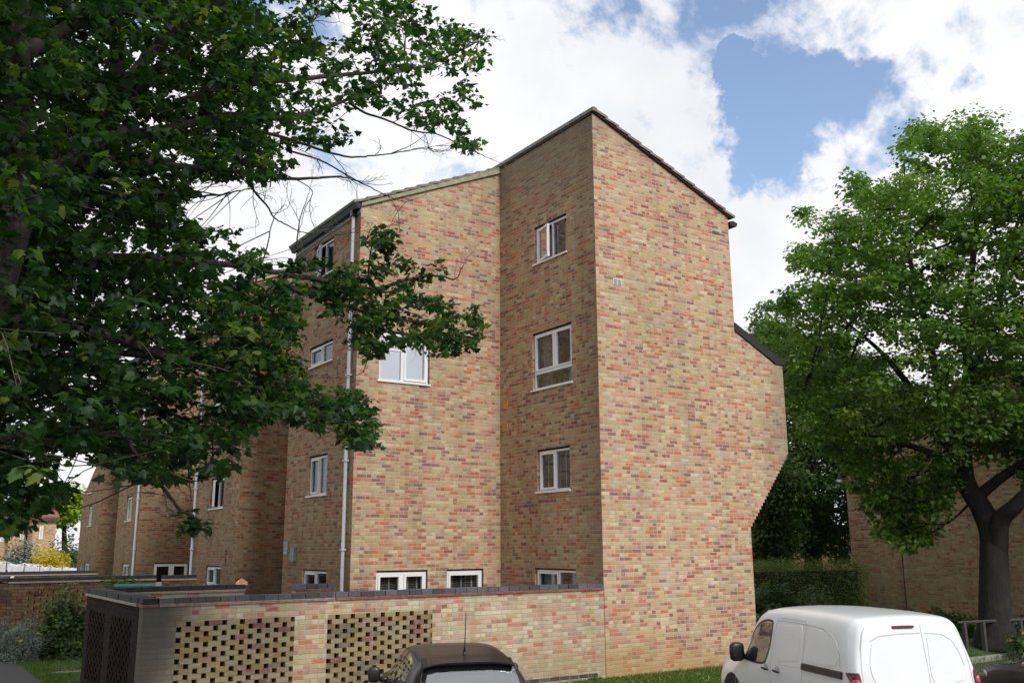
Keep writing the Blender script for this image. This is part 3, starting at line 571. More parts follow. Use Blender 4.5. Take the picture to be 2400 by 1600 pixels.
# small things on the walls
t = MB(); t.box((-7.0,9.85,1.62),(-6.05,9.98,1.67)); o = t.build('plastic_trough', M['teal'], origin=(-6.6,9.9,1.6)); tag(o, 'long turquoise plastic trough edge behind the dark coping', 'trough')
t = MB()
for i in range(9):
    a = math.pi*i/8; t.tube([(-5.80,4.13,1.815),(-5.80+.13*math.cos(a)*.5,4.13,1.815+.10*math.sin(a)),(-5.80+.12*math.cos(a),4.13,1.818+.06*math.sin(a))], [.02,.028,.016], 6)
o = t.build('shell_ornament', M['shell'], origin=(-5.8,4.13,1.815)); tag(o, 'small pink shell ornament on the end of the dark coping', 'ornament')
t = MB(); t.add([(-9.10,11.35,1.83),(-9.02,11.35,1.83),(-9.0,11.42,1.87),(-9.08,11.44,1.85),(-9.05,11.38,1.88)], [(0,1,4),(1,2,4),(2,3,4),(3,0,4)]); o = t.build('paper_scrap', M['white'], origin=(-9.05,11.38,1.83)); tag(o, 'tiny white paper scrap on the far left coping', 'litter')
# ================================================================== ground, road, path
def gz(x, y):
    t = np.clip((y+1.55)/1.3, 0, 1); return -.10+.13*(t*t*(3-2*t))
xs = np.concatenate([[-900,-300,-100,-40], np.arange(-24,30,.4), [40,70,120,300,900]]); ys = np.concatenate([[-900,-300,-80,-30,-16,-8,-4], np.arange(-3,8,.25), np.arange(8,40,1.0), [60,100,200,400,900]])
X, Y = np.meshgrid(xs, ys); Z = gz(X, Y)+.012*np.sin(X*2.1)*np.sin(Y*1.7)*(np.abs(X) < 30); Z = np.where(Y < -1.6, -.30, Z)
nx_, ny_ = len(xs), len(ys); idx = np.arange(nx_*ny_).reshape(ny_, nx_)
F = np.stack([idx[:-1,:-1].ravel(), idx[:-1,1:].ravel(), idx[1:,1:].ravel(), idx[1:,:-1].ravel()], 1)
def grass_mat():
    m, nt, b, o = newmat('grass_ground'); geo = N(nt, 'ShaderNodeNewGeometry'); P = geo.outputs['Position']
    n1 = noise(nt, P, 1.4, 6, .6); n2 = noise(nt, P, 40, 5, .7)
    c = ramp(nt, n1.outputs[0], [(.3,(.035,.06,.012)),(.55,(.065,.105,.022)),(.75,(.12,.14,.045))]); c = mixc(nt, 1.0, c, ramp(nt, n2.outputs[0], [(.3,(.5,.5,.5)),(.7,(1.4,1.4,1.3))]), 'MULTIPLY')
    nt.links.new(c, b.inputs['Base Color']); b.inputs['Roughness'].default_value = .95; bump(nt, b, n2.outputs[0], .8, .03); return m
o = mesh('lawn', np.stack([X.ravel(), Y.ravel(), Z.ravel()], 1), F, grass_mat(), smooth=True); tag(o, kind='structure')
asph = simple('asphalt', (.055,.055,.058), .9, var=.3, scale=60, bmp=.5)
t = MB(); t.add([(-400,-400,-.17),(400,-400,-.17),(400,-1.72,-.17),(-400,-1.72,-.17)], [(0,1,2,3)]); o = t.build('road', asph); tag(o, kind='structure')
t = MB(); x = -60
while x < 60: t.box((x,-1.715,-.30),(x+.905,-1.59,-.055)); x += .915
o = t.build('kerb', simple('kerb_concrete', (.30,.29,.27), .9, var=.2, scale=12, bmp=.3)); tag(o, kind='structure')
t = MB(); t.add([(-14,-1.6,.050),(-9.05,-1.6,.050),(-8.98,5.6,.050),(-8.82,6.4,.050),(-8.95,8.4,.052),(-9.15,10.2,.052),(-9.5,11.2,.052),(-14,11.2,.052)], [tuple(range(8))]); o = t.build('path', asph); tag(o, kind='structure')
t = MB(); t.box((-8.86,7.0,.0),(-8.60,7.35,.055)); t.box((-8.60,7.02,.0),(-7.9,7.32,.06)); o = t.build('path_edging', simple('edging', (.20,.17,.15), .9, var=.3, scale=20)); tag(o, kind='structure')
# right-hand house
rh = thing('brick_house', 'shaded buff brick house gable behind the right-hand tree', 'house', (16.9,6.9,0))
A0 = np.array([16.88, 6.85]); dirv = np.array([1.0, 0.0])
b = MB(); yl = 6.95; yr = -4.3; ym = (yl+yr)/2
b.prism_x([(yr,-.3),(yl,-.3),(yl,4.9),(ym,8.0),(yr,4.9)], 16.88, 26); b.build('wall', M['brick_right'], rh)
b = MB(); b.prism_x([(ym,8.05),(yl+.2,4.84),(yl+.2,4.97),(ym,8.20)], 16.74, 26.1); b.prism_x([(ym,8.05),(ym,8.20),(yr-.2,4.97),(yr-.2,4.84)], 16.74, 26.1)
b.build('roof', M['rooftile'], rh); b = MB(); b.box((16.70,yl+.12,4.70),(26,yl+.24,4.82)); b.build('gutter', M['white'], rh)
b = MB(); b.box((16.865,4.93,0),(16.879,4.955,5.2)); b.build('movement_joint', M['darkgap'], rh)
# ================================================================== vehicles
def paint_mat(name, col, rough=.28, coat=1.0, metal=0, var=.03):
    m = simple(name, col, rough, metal, var, 1.5, 0, coat); return m
M['vanwhite'] = paint_mat('van_paint_white', (.80,.83,.85), .32, .6); M['carblack'] = paint_mat('car_paint_charcoal', (.012,.012,.013), .42, .2); M['carblack2'] = paint_mat('car_paint_black', (.006,.006,.007), .45, .15)
M['carglass'] = glass_mat('vehicle_glass', refl=.30); M['tyre'] = simple('tyre_rubber', (.015,.015,.015), .85); M['alloy'] = simple('alloy_rim', (.35,.35,.37), .35, .8)
M['lampred'] = simple('lamp_red', (.10,.004,.010), .15, coat=.6); M['lampbright'] = simple('lamp_red_lens', (.62,.03,.03), .12, coat=1); M['lampclear'] = simple('lamp_clear', (.55,.57,.56), .12, coat=1); M['seam'] = simple('gap_crease_shade', (.50,.52,.54), .6); M['seamdark'] = simple('panel_gap_dark', (.01,.01,.01), .7)
M['interior'] = simple('vehicle_interior', (.02,.022,.024), .8); M['sky_sticker'] = simple('screen_sticker', (.45,.58,.55), .5)
class Loft:
    def __init__(s, us, secs, nu=7, nr=6, lean=None):
        """us: distances from the tail; secs: lists of (half width, height) from sill to roof centre"""
        G_ = np.array([[(u, w_, h) for (w_, h) in sec] for u, sec in zip(us, secs)])
        A_ = np.stack([catmull(G_[:, j], nu) for j in range(G_.shape[1])], 1); B_ = np.stack([catmull(A_[i], nr) for i in range(A_.shape[0])], 0)
        if lean: B_[..., 0] += lean(B_[..., 2])*np.clip(1-B_[..., 0]/1.2, 0, 1)
        s.g = B_; s.p = B_.reshape(-1, 3); s.lean = lean
    def build(s, name, fr, mat, parent):
        g = s.g; nu, nr, _ = g.shape; left = g; right = g[:, ::-1] * np.array([1,-1,1]); ring = np.concatenate([left, right[:, 1:]], 1); n2 = ring.shape[1]
        V = [fr(*p) for p in ring.reshape(-1, 3)]; F = [(i*n2+j, (i+1)*n2+j, (i+1)*n2+j+1, i*n2+j+1) for i in range(nu-1) for j in range(n2-1)]
        F += [(i*n2+n2-1, (i+1)*n2+n2-1, (i+1)*n2, i*n2) for i in range(nu-1)]
        F += [(j, j+1, n2-2-j, n2-1-j) for j in range(nr-2)]+[(nr-2, nr-1, nr)]; F.append(tuple(range((nu-1)*n2+n2-1, (nu-1)*n2-1, -1)))
        o = mesh(name, V, F, mat, parent); bm = bmesh.new(); bm.from_mesh(o.data); bmesh.ops.recalc_face_normals(bm, faces=bm.faces)
        for f in bm.faces: f.smooth = len(f.verts) == 4
        bm.to_mesh(o.data); bm.free()
        return o
    def near(s, mask, q, cols, out):
        P = s.p[mask]; dv_ = P[:, cols]-np.asarray(q); d = (dv_**2).sum(1); k = np.argpartition(d, 14)[:14]; w_ = np.exp(-d[k]/(d[k].max()*.5+1e-6)); A = np.c_[np.ones(14), dv_[k]]*w_[:, None]
        return float(np.linalg.lstsq(A.T@A+np.diag([0,1e-5,1e-5]), A.T@(P[k, out]*w_), rcond=None)[0][0])
    def side(s, u, h): m_ = s.p[:, 2] > .25; return s.near(m_, (u, h), [0, 2], 1)
    def tail(s, w_, h):
        if s.lean:
            i = min(range(len(s.g)), key=lambda k: abs(s.g[k, 0, 0]-.6)); W_ = np.interp(h, s.g[i,:,2], s.g[i,:,1]) if h < 1.6 else .80
            a = np.interp(abs(w_)/W_, [.935,.965,.985,1.0], [0,.03,.09,.22]); c = np.interp(h, [1.70,1.76,1.785,1.81], [0,.03,.09,.22]); return float(max(a, c)+s.lean(h))
        return s.near((s.p[:, 0] < 1.2) & (s.p[:, 2] > .85) & (s.p[:, 1] < .72), (abs(w_), h), [1, 2], 0)
def outline(pts, n=6): P = list(pts); Q = catmull(np.array(P+[P[0]]), n)[:-1]; return Q
def patch(mp, poly, rings=5, edge=0):
    """fills a closed 2D outline over a curved surface; mp(a,b,off)->point"""
    P = np.asarray(poly); c = P.mean(0); n = len(P); V = []; F = []
    ks = [1.0]+[1-(i+1)/(rings+1) for i in range(rings)]
    if edge: V += [mp(*p, -.01) for p in P]; 
    base = len(V)
    for i, k in enumerate(ks): V += [mp(*(c+(p-c)*(k if not edge or i else .985)), edge if edge else .004) for p in P]
    V.append(mp(*c, edge if edge else .004))
    if edge: F += [(j, (j+1)%n, base+(j+1)%n, base+j) for j in range(n)]
    for i in range(len(ks)-1): F += [(base+i*n+j, base+i*n+(j+1)%n, base+(i+1)*n+(j+1)%n, base+(i+1)*n+j) for j in range(n)]
    l = base+(len(ks)-1)*n; F += [(l+j, l+(j+1)%n, len(V)-1) for j in range(n)]; return V, F
def ribbon(mp, line, w_=.008, off=.003, closed=False):
    P = np.asarray(line, float); P = np.vstack([P, P[:1]]) if closed else P; Q = [P[0]]
    for a, b_ in zip(P[:-1], P[1:]):
        n = max(1, int(np.linalg.norm(b_-a)/.05)); Q += [a+(b_-a)*i/n for i in range(1, n+1)]
    Q = np.array(Q); t = np.gradient(Q, axis=0); t /= np.linalg.norm(t, axis=1)[:, None]+1e-9; nn_ = np.stack([-t[:,1], t[:,0]], 1)*w_/2
    V = [mp(*p, off) for p in Q+nn_]+[mp(*p, off) for p in Q-nn_]; n = len(Q); return V, [(i, i+1, n+i+1, n+i) for i in range(n-1)]
def frame_of(x, y, th, z0):
    c, s = math.cos(th), math.sin(th)
    return lambda u, w_, h: (x+c*u-s*w_, y+s*u+c*w_, z0+h)
def wheel(fr, parent, u, w_, r=.31):
    sgn_ = 1 if w_ > 0 else -1; b = MB(); n = 28; prof = [(.0,r-.09),(.0,r-.02),(.03,r),(.15,r),(.18,r-.02),(.18,r-.09)]
    V = [fr(u+rr*math.cos(2*math.pi*i/n), w_-sgn_*d, r+rr*math.sin(2*math.pi*i/n)) for (d, rr) in prof for i in range(n)]
    b.add(V, [(k*n+i, k*n+(i+1)%n, (k+1)*n+(i+1)%n, (k+1)*n+i) for k in range(len(prof)-1) for i in range(n)])
    o = b.build('wheel', M['tyre'], parent, smooth=True); q = MB(); rr = r-.09
    q.add([fr(u+rr*math.cos(2*math.pi*i/n), w_-sgn_*.02, r+rr*math.sin(2*math.pi*i/n)) for i in range(n)]+[fr(u, w_-sgn_*.0, r)], [(i, (i+1)%n, n) for i in range(n)])
    q.build('rim', M['alloy'], o)
    a = MB(); R2 = r+.05; a.add([fr(u+R2*math.cos(math.pi*i/14), w_+sgn_*.004, r+R2*math.sin(math.pi*i/14)) for i in range(15)]+[fr(u-R2, w_+sgn_*.004, .2), fr(u+R2, w_+sgn_*.004, .2)], [tuple(range(15))+(15, 16)])
    return o
def mirror(fr, parent, u, w_, h, mat, s=1.0):
    b = MB(); n = 10; m_ = 14; V = []
    for i in range(n+1):
        for j in range(m_):
            a = math.pi*i/n; c = 2*math.pi*j/m_; e = lambda t: math.copysign(abs(t)**.6, t)
            V.append(fr(u+.06*s*e(math.cos(a)), w_+.105*s*e(math.sin(a))*e(math.cos(c)), h+.13*s*e(math.sin(a))*e(math.sin(c))))
    b.add(V, [(i*m_+j, i*m_+(j+1)%m_, (i+1)*m_+(j+1)%m_, (i+1)*m_+j) for i in range(n) for j in range(m_)])
    b.tube([fr(u+.02, w_-.08*np.sign(w_), h-.06), fr(u+.05, w_-.24*np.sign(w_), h-.08)], .035, 8)
    return b.build('door_mirror', mat, parent, smooth=True)
# ---- white van
VX, VY, VT, VZ = -.80, -7.22, R(69.4), -.17
van = thing('delivery_van', 'small white panel van parked at the right with its tail to the viewer', 'van', (VX, VY, VZ)); fr = frame_of(VX, VY, VT, VZ)
def vsec(wm, top, sh=1.0, floor=.24):
    base = [(.80,0),(.875,.16),(.905,.38),(.905,.62),(.895,.78),(.868,.98),(.825,1.22),(.77,1.40),(.70,1.50),(.57,1.545),(.30,1.568),(0,1.575)]
    k = (top-floor)/1.575; return [(w_*wm if h < 1.1 else w_*wm*sh, floor+h*k if h > .78 or top < 1.2 else floor+h*min(k*1.0, 1)) for w_, h in base]
U = [0,.03,.09,.22,.6,1.2,2.0,2.6,2.95,3.25,3.5,3.75,4.0,4.2,4.32,4.38]
W_ = [.935,.965,.985,1,1,1,1,1,.995,.985,.975,.955,.91,.82,.70,.55]; T_ = [1.72,1.77,1.795,1.81,1.825,1.83,1.82,1.765,1.60,1.35,1.13,1.06,1.0,.93,.84,.66]; S_ = [.95,.97,.985,1,1,1,1,.985,.93,.86,.84,.9,.95,1,1,1]
vl = Loft(U, [vsec(a, t, s_) for a, t, s_ in zip(W_, T_, S_)], lean=lambda h: np.clip(h-.9, 0, 1)*.16)
body = vl.build('body', fr, M['vanwhite'], van)
side = lambda s_: (lambda u, h, off: fr(u, s_*(vl.side(u, h)+off), h))
tail = lambda w_, h, off: fr(vl.tail(w_, h)-off, w_, h)
sd = side(1)
def rib(mp, line, mat, name, parent, w_=.008, off=.005, closed=False): V, F = ribbon(mp, line, w_, off, closed); return mesh(name, V, F, mat, parent)
for s_ in (1, -1):
    mp = side(s_)
    wp = outline([(2.33,1.02),(2.22,1.25),(2.20,1.52),(2.26,1.60),(2.55,1.575),(2.85,1.44),(3.12,1.22),(3.26,1.03),(2.85,.99),(2.5,.985)], 5); V, F = patch(mp, wp, 6); g_ = mesh('side_window', V, F, M['carglass'], van)
    V, F = patch(lambda a, b_, o_: mp(a, b_, o_-.003), wp*1.0, 6); mesh('window_backing', V, F, M['interior'], g_)
    rib(mp, wp, M['blackplastic'], 'window_seal', g_, .028, .006, True)
    rib(mp, [(2.97,1.0),(2.90,1.36)], M['blackplastic'], 'window_bar', g_, .03, .007)
    door = rib(mp, [(2.20,.35),(2.17,1.0),(2.10,1.5),(2.06,1.66)], M['seam'], 'front_door', van, .009); rib(mp, [(3.36,.45),(3.34,.98)], M['seam'], 'door_seam', door, .008)
    sl_ = rib(mp, [(1.30,.35),(1.29,1.06),(1.26,1.5),(1.26,1.60),(1.32,1.655),(2.0,1.66)], M['seam'], 'sliding_door', van, .009)
    pnl = outline([(1.40,1.13),(1.90,1.08),(2.02,1.16),(2.07,1.3),(2.03,1.52),(1.93,1.57),(1.6,1.575),(1.36,1.57)], 5); V, F = patch(mp, pnl, 6, .006); mesh('side_panel', V, F, M['vanwhite'], sl_)
    rib(mp, [(1.32,1.055),(1.90,1.04),(2.02,1.10),(2.10,1.25),(2.10,1.40)], M['white'], 'panel_crease', sl_, .014, .008)
    pnl = outline([(1.20,1.15),(.55,1.16),(.42,1.25),(.44,1.40),(.60,1.53),(.85,1.57),(1.20,1.575)], 5); V, F = patch(mp, pnl, 6, .006); mesh('rear_side_panel', V, F, M['vanwhite'], van)
    rib(mp, [(2.02,1.60),(1.95,1.625),(1.3,1.62),(.85,1.60),(.55,1.50),(.40,1.33),(.36,1.18)], M['seam'], 'panel_crease', van, .010, .006)  # grey ribbon paints the shading along the pressed crease
    rail = MB(); 
    V = []; us_ = np.linspace(.30,1.27,12)
    for u_ in us_:
        for (dh, o_) in ((.045,.0),(.035,.03),(-.035,.035),(-.05,.0)): V.append(mp(u_, 1.075+dh, o_))
    rail.add(V, [(i*4+j, (i+1)*4+j, (i+1)*4+j+1, i*4+j+1) for i in range(11) for j in range(3)]+[(0,1,2,3),(44,47,46,45)]); rail.build('sliding_door_rail', M['blackplastic'], van)
    for hu in (2.30, 1.97):
        hb = MB(); hb.tube([mp(hu-.085,.925,.03), mp(hu-.03,.93,.045), mp(hu+.05,.935,.045), mp(hu+.085,.937,.03)], [.012,.017,.015,.011], 8); hh = hb.build('door_handle', M['blackplastic'], van, smooth=True)
        V, F = patch(mp, outline([(hu-.06,.92),(hu+.06,.92),(hu+.05,.985),(hu,1.0),(hu-.05,.985)], 3), 2); mesh('handle_recess', V, F, M['seam'], hh)
    mirror(fr, van, 3.05, s_*.99, 1.09, M['blackplastic'], 1.1)
    V, F = patch(mp, np.array([(3.50+.40*math.cos(a), .33+.40*math.sin(a)) for a in np.linspace(-.1, 3.24, 18)]), 4); mesh('wheel_arch', V, F, M['interior'], van)
    V, F = patch(mp, np.array([(.80+.38*math.cos(a), .33+.38*math.sin(a)) for a in np.linspace(-.1, 3.24, 18)]), 4); mesh('wheel_arch', V, F, M['interior'], van)
    wheel(fr, van, 3.50, s_*.90); wheel(fr, van, .80, s_*.90)
    # tall rear lamps wrapping the corner
    lam = lambda a, b_, o_, s__=s_: (fr(vl.tail(min(a,.88), b_)-o_-.004, s__*(a+.004+o_), b_))
    lp_ = [(.868,.74),(.90,.80),(.905,1.0),(.90,1.10),(.87,1.13),(.815,1.13),(.80,1.03),(.815,.9),(.845,.76)]
    V, F = patch(lam, outline(lp_, 3), 3, .012); lo_ = mesh('rear_lamp', V, F, M['lampred'], van)
    V, F = patch(lam, np.array([(.848+.042*math.cos(a), 1.01+.05*math.sin(a)) for a in np.linspace(0,6.28,15)[:-1]]), 2, .024); mesh('lamp_lens', V, F, M['lampbright'], lo_, smooth=True)
    V, F = patch(lam, np.array([(.86+.03*math.cos(a), .88+.045*math.sin(a)) for a in np.linspace(0,6.28,13)[:-1]]), 2, .02); mesh('reversing_lens', V, F, M['lampclear'], lo_)
# rear doors, asymmetric split
rd = rib(tail, [(-.16,1.715),(-.165,1.3),(-.17,.8),(-.17,.45)], M['seam'], 'rear_door', van, .010, .004)
rib(tail, [(.80,.45),(.775,1.2),(.735,1.45),(.69,1.60),(.62,1.70)], M['seam'], 'door_seam', rd, .010, .004); rib(tail, [(-.80,.45),(-.775,1.2),(-.735,1.45),(-.69,1.60),(-.62,1.70)], M['seam'], 'door_seam', rd, .008, .004)
for pl_ in ([(-.12,1.53),(.50,1.50),(.60,1.42),(.655,1.2),(.62,1.04),(.52,.985),(-.12,.985)], [(-.22,1.53),(-.50,1.51),(-.60,1.42),(-.66,1.2),(-.655,1.05),(-.60,1.0),(-.22,.985)]):
    q = outline([pl_[0]]+pl_[1:], 5); V, F = patch(tail, q, 6, .010); mesh('rear_panel', V, F, M['vanwhite'], rd)
rib(tail, [(.60,1.50),(.46,1.56),(.2,1.58),(-.14,1.585)], M['seam'], 'panel_crease', rd, .014, .004); rib(tail, [(-.19,1.585),(-.45,1.565),(-.58,1.49),(-.66,1.35),(-.70,1.18)], M['seam'], 'panel_crease', rd, .010, .004)  # crease shading on the rear doors, painted as grey ribbons
V, F = patch(tail, outline([(-.05,1.648),(.23,1.648),(.245,1.665),(.23,1.682),(-.05,1.682),(-.065,1.665)], 3), 2, .015); bl = mesh('high_brake_lamp', V, F, M['lampred'], van)
V, F = patch(tail, np.array([(-.42,.62),(.42,.62),(.42,.74),(-.42,.74)]), 2, .012); mesh('number_plate_recess', V, F, M['interior'], rd)
V, F = patch(tail, np.array([(.0+.045*math.cos(a), .92+.035*math.sin(a)) for a in np.linspace(0,6.28,13)[:-1]]), 2, .012); mesh('door_badge', V, F, M['alloy'], rd)
bp = MB(); bp.add([fr(-.05,w_,h) for w_, h in ((-.86,.30),(.86,.30),(.88,.52),(-.88,.52))]+[fr(.14,w_,h) for w_, h in ((-.9,.28),(.9,.28),(.91,.55),(-.91,.55))], [(0,1,2,3),(3,2,6,7),(0,4,5,1),(0,3,7,4),(1,5,6,2)]); bp.build('rear_bumper', M['blackplastic'], van)
ws = lambda a, b_, off: fr(b_, a, float(np.interp(b_, vl.g[:, -1, 0], vl.g[:, -1, 2]))-.02*abs(a)**2+off)
V, F = patch(ws, np.array([(-.58,2.75),(.58,2.75),(.66,3.38),(-.66,3.38)]), 4, .012); mesh('windscreen', V, F, M['carglass'], van)
st_ = MB(); st_.box((0,0,0),(.01,.07,.09)); V = [fr(2.62+y, .79, 1.42+z) for x, y, z in st_.v]; 
# ---- dark hatchbacks
def hatch(label, x, y, th, z, paint, antenna=True, grp=None):
    car = thing('hatchback_car', label, 'car', (x, y, z)); f_ = frame_of(x, y, th, z)
    def cs(wm, belt, top, tw):
        return [(.70*wm,.20),(.80*wm,.30),(.845*wm,.50),(.85*wm,.68),(.835*wm,belt-.04),(.80*wm,belt),(tw+(.80*wm-tw)*.45, belt+(top-belt)*.55),(tw, top-.07),(tw-.09, top-.022),(tw*.5, top-.004),(0, top)]
    U_ = [0,.04,.16,.34,.52,.80,1.3,1.9,2.3,2.6,2.9,3.15,3.45,3.72,3.86,3.92]
    W2 = [.84,.91,.965,.99,1,1,1,1,1,1,1,1,.97,.90,.80,.62]; B2 = [.90,.92,.94,.95,.95,.94,.93,.92,.91,.90,.89,.88,.84,.76,.66,.52]
    T2 = [.96,1.02,1.19,1.345,1.405,1.43,1.445,1.43,1.37,1.25,1.08,.97,.91,.83,.72,.56]; TW = [.70,.68,.62,.585,.57,.565,.57,.575,.575,.58,.61,.70,.72,.68,.6,.48]
    lf = Loft(U_, [cs(a, min(b_, t-.03), t, tw) for a, b_, t, tw in zip(W2, B2, T2, TW)]); lf.build('body', f_, paint, car)
    tl = lambda w_, h, off: f_(lf.tail(w_, h)-off, w_, h+off*.4)
    V, F = patch(tl, outline([(.54,1.315),(.60,1.12),(.63,1.0),(.55,.955),(0,.94),(-.55,.955),(-.63,1.0),(-.60,1.12),(-.54,1.315),(-.30,1.33),(0,1.335),(.30,1.33)], 3), 8, .006); rw = mesh('rear_window', V, F, M['carglass'], car)
    V, F = patch(lambda a, b_, o_: tl(a, b_, o_-.004), outline([(.54,1.315),(.60,1.12),(.63,1.0),(.55,.955),(0,.94),(-.55,.955),(-.63,1.0),(-.60,1.12),(-.54,1.315),(0,1.335)], 3), 8); mesh('window_backing', V, F, M['interior'], rw)
    # roof spoiler lip over the glass
    sp_ = MB(); n = 18; V = []
    for i in range(n+1):
        w_ = -.545+1.09*i/n; k = 1-(abs(w_)/.55)**4; V += [f_(.46, w_, 1.385+.012*k), f_(.225, w_, 1.318+.05*k), f_(.232, w_, 1.300+.05*k), f_(.36, w_, 1.315)]
    sp_.add(V, [(i*4+j, (i+1)*4+j, (i+1)*4+(j+1)%4, i*4+(j+1)%4) for i in range(n) for j in range(4)]); sp_.build('spoiler', paint, car, smooth=False)
    
    for s_ in (1, -1):
        mp = lambda u, h, off, s__=s_: f_(u, s__*(lf.side(u, h)+off), h)
        fw = outline([(1.66,.975),(1.60,1.33),(1.95,1.345),(2.35,1.25),(2.72,1.06),(2.86,.95),(2.3,.955)], 4); V, F = patch(mp, fw, 5); g_ = mesh('side_window', V, F, M['carglass'], car)
        V, F = patch(lambda a, b_, o_: mp(a, b_, o_-.003), fw, 5); mesh('window_backing', V, F, M['interior'], g_)
        fw = outline([(1.56,.975),(1.52,1.33),(1.05,1.34),(.75,1.28),(.62,1.12),(.74,1.0),(1.1,.98)], 4); V, F = patch(mp, fw, 5); g_ = mesh('side_window', V, F, M['carglass'], car)
        V, F = patch(lambda a, b_, o_: mp(a, b_, o_-.003), fw, 5); mesh('window_backing', V, F, M['interior'], g_)
        dr = rib(mp, [(1.60,.35),(1.61,.95),(1.57,1.36)], M['seamdark'], 'door', car, .008); rib(mp, [(.55,1.36),(1.2,1.385),(2.0,1.375),(2.5,1.22)], M['seamdark'], 'roof_seam', dr, .010)
        hb = MB(); hb.tube([mp(1.72,.82,.03), mp(1.80,.82,.04), mp(1.88,.82,.03)], .014, 8); hb.build('door_handle', paint, car)
        mirror(f_, car, 2.42, s_*.97, .985, paint, .82)
        V, F = patch(mp, np.array([(3.18+.35*math.cos(a), .31+.35*math.sin(a)) for a in np.linspace(-.1, 3.24, 18)]), 4); mesh('wheel_arch', V, F, M['interior'], car)
        V, F = patch(mp, np.array([(.66+.35*math.cos(a), .31+.35*math.sin(a)) for a in np.linspace(-.1, 3.24, 18)]), 4); mesh('wheel_arch', V, F, M['interior'], car)
        wheel(f_, car, 3.18, s_*.85, .30); wheel(f_, car, .66, s_*.85, .30)
        lam = lambda a, b_, o_, s__=s_: f_(lf.tail(min(a,.80), b_)-o_-.004, s__*(a+o_), b_)
        V, F = patch(lam, outline([(.60,.72),(.80,.74),(.83,.86),(.74,.93),(.62,.88)], 3), 3, .012); mesh('rear_lamp', V, F, M['lampred'], car)
        hl = lambda a, b_, o_, s__=s_: f_(float(np.interp(a, [0,.5,.75,.85], [3.90,3.84,3.68,3.40]))+o_, s__*(a+.3*o_), b_)
        V, F = patch(hl, outline([(.50,.60),(.74,.62),(.80,.72),(.76,.79),(.62,.77),(.50,.70)], 3), 3, .02); mesh('headlight', V, F, M['lampclear'], car)
    if antenna:
        ab = MB(); p0 = np.array(f_(.62,0,1.42)); p1 = np.array(f_(.585,0,1.50)); p2 = np.array(f_(.50,0,1.93)); ab.tube([p0,p0+(0,0,.03),p1,p2], [.022,.016,.007,.0035], 8); ab.build('antenna', M['blackplastic'], car)
    return car
hatch('charcoal hatchback seen from behind with a roof aerial, in front of the pierced wall', -6.02, -4.99, R(68), -.17, M['carblack'])
hatch('black car at the right edge of the photo, only its bonnet and front wing showing', 1.99, -9.75, R(69), -.17, M['carblack2'], False)
# ================================================================== vegetation
def lat(seed, n=64):
    g = np.random.default_rng(seed).random((n, n))
    def f(x, y):
        x = np.mod(x, n); y = np.mod(y, n); i = np.floor(x).astype(int); j = np.floor(y).astype(int); a = x-i; b_ = y-j; a = a*a*(3-2*a); b_ = b_*b_*(3-2*b_); i2 = (i+1)%n; j2 = (j+1)%n; i %= n; j %= n
        return g[i,j]*(1-a)*(1-b_)+g[i2,j]*a*(1-b_)+g[i,j2]*(1-a)*b_+g[i2,j2]*a*b_
    return lambda x, y: .6*f(x, y)+.3*f(x*2.1+7, y*2.1+3)+.1*f(x*4.3+1, y*4.3+9)
def inpoly(poly, x, y):
    P = np.asarray(poly, float); c = np.zeros(len(x), bool); j = len(P)-1
    for i in range(len(P)):
        xi, yi = P[i]; xj, yj = P[j]; m_ = ((yi > y) != (yj > y)) & (x < (xj-xi)*(y-yi)/(yj-yi+1e-12)+xi); c ^= m_; j = i
    return c
LOBES = np.array([(0,-.05),(.22,-.12),(.46,.02),(.36,.16),(.55,.46),(.30,.44),(.26,.62),(0,1.0)])   # half a maple leaf, stalk at the origin
MAPLE = (np.concatenate([np.c_[LOBES, np.zeros(8)], np.c_[-LOBES[:,0], LOBES[:,1], np.zeros(8)]]), np.array([[0,1,2,3,4,5,6,7],[15,14,13,12,11,10,9,8]]))
MAPLE[0][:, 2] = np.abs(MAPLE[0][:, 0])*-.25-(MAPLE[0][:,1]**2)*.12
SIMP = (np.array([(0,0,0),(.42,.25,-.1),(.30,.62,-.08),(0,1,-.1),(-.30,.62,-.08),(-.42,.25,-.1)]), np.array([[0,1,2,3],[0,3,4,5]]))
NARROW = (np.array([(0,0,0),(.12,.4,-.02),(0,1,0),(-.12,.4,-.02)]), np.array([[0,1,2,3]]))
def leaves(name, C_, size, nrm, tip, mat, parent, tpl=MAPLE, rnd=None, kind=None):
    """C_ (n,3) leaf bases; nrm/tip (n,3) directions"""
    n = len(C_); z = nrm/(np.linalg.norm(nrm, axis=1)[:, None]+1e-9); y = tip-z*(tip*z).sum(1)[:, None]; y /= np.linalg.norm(y, axis=1)[:, None]+1e-9; x = np.cross(y, z)
    tv, tf = tpl; V = C_[:, None]+size[:, None, None]*(tv[None, :, 0, None]*x[:, None]+tv[None, :, 1, None]*y[:, None]+tv[None, :, 2, None]*z[:, None])
    F = (np.arange(n)[:, None, None]*len(tv)+tf[None]).reshape(-1, tf.shape[1]); rr = RNG.random(n) if rnd is None else rnd
    return mesh(name, V.reshape(-1, 3), F, mat, parent, rnd=np.repeat(rr, len(tf)))
def limb_pts(pts, d0=None): return np.array([at(x, y, d) for x, y, d in pts])
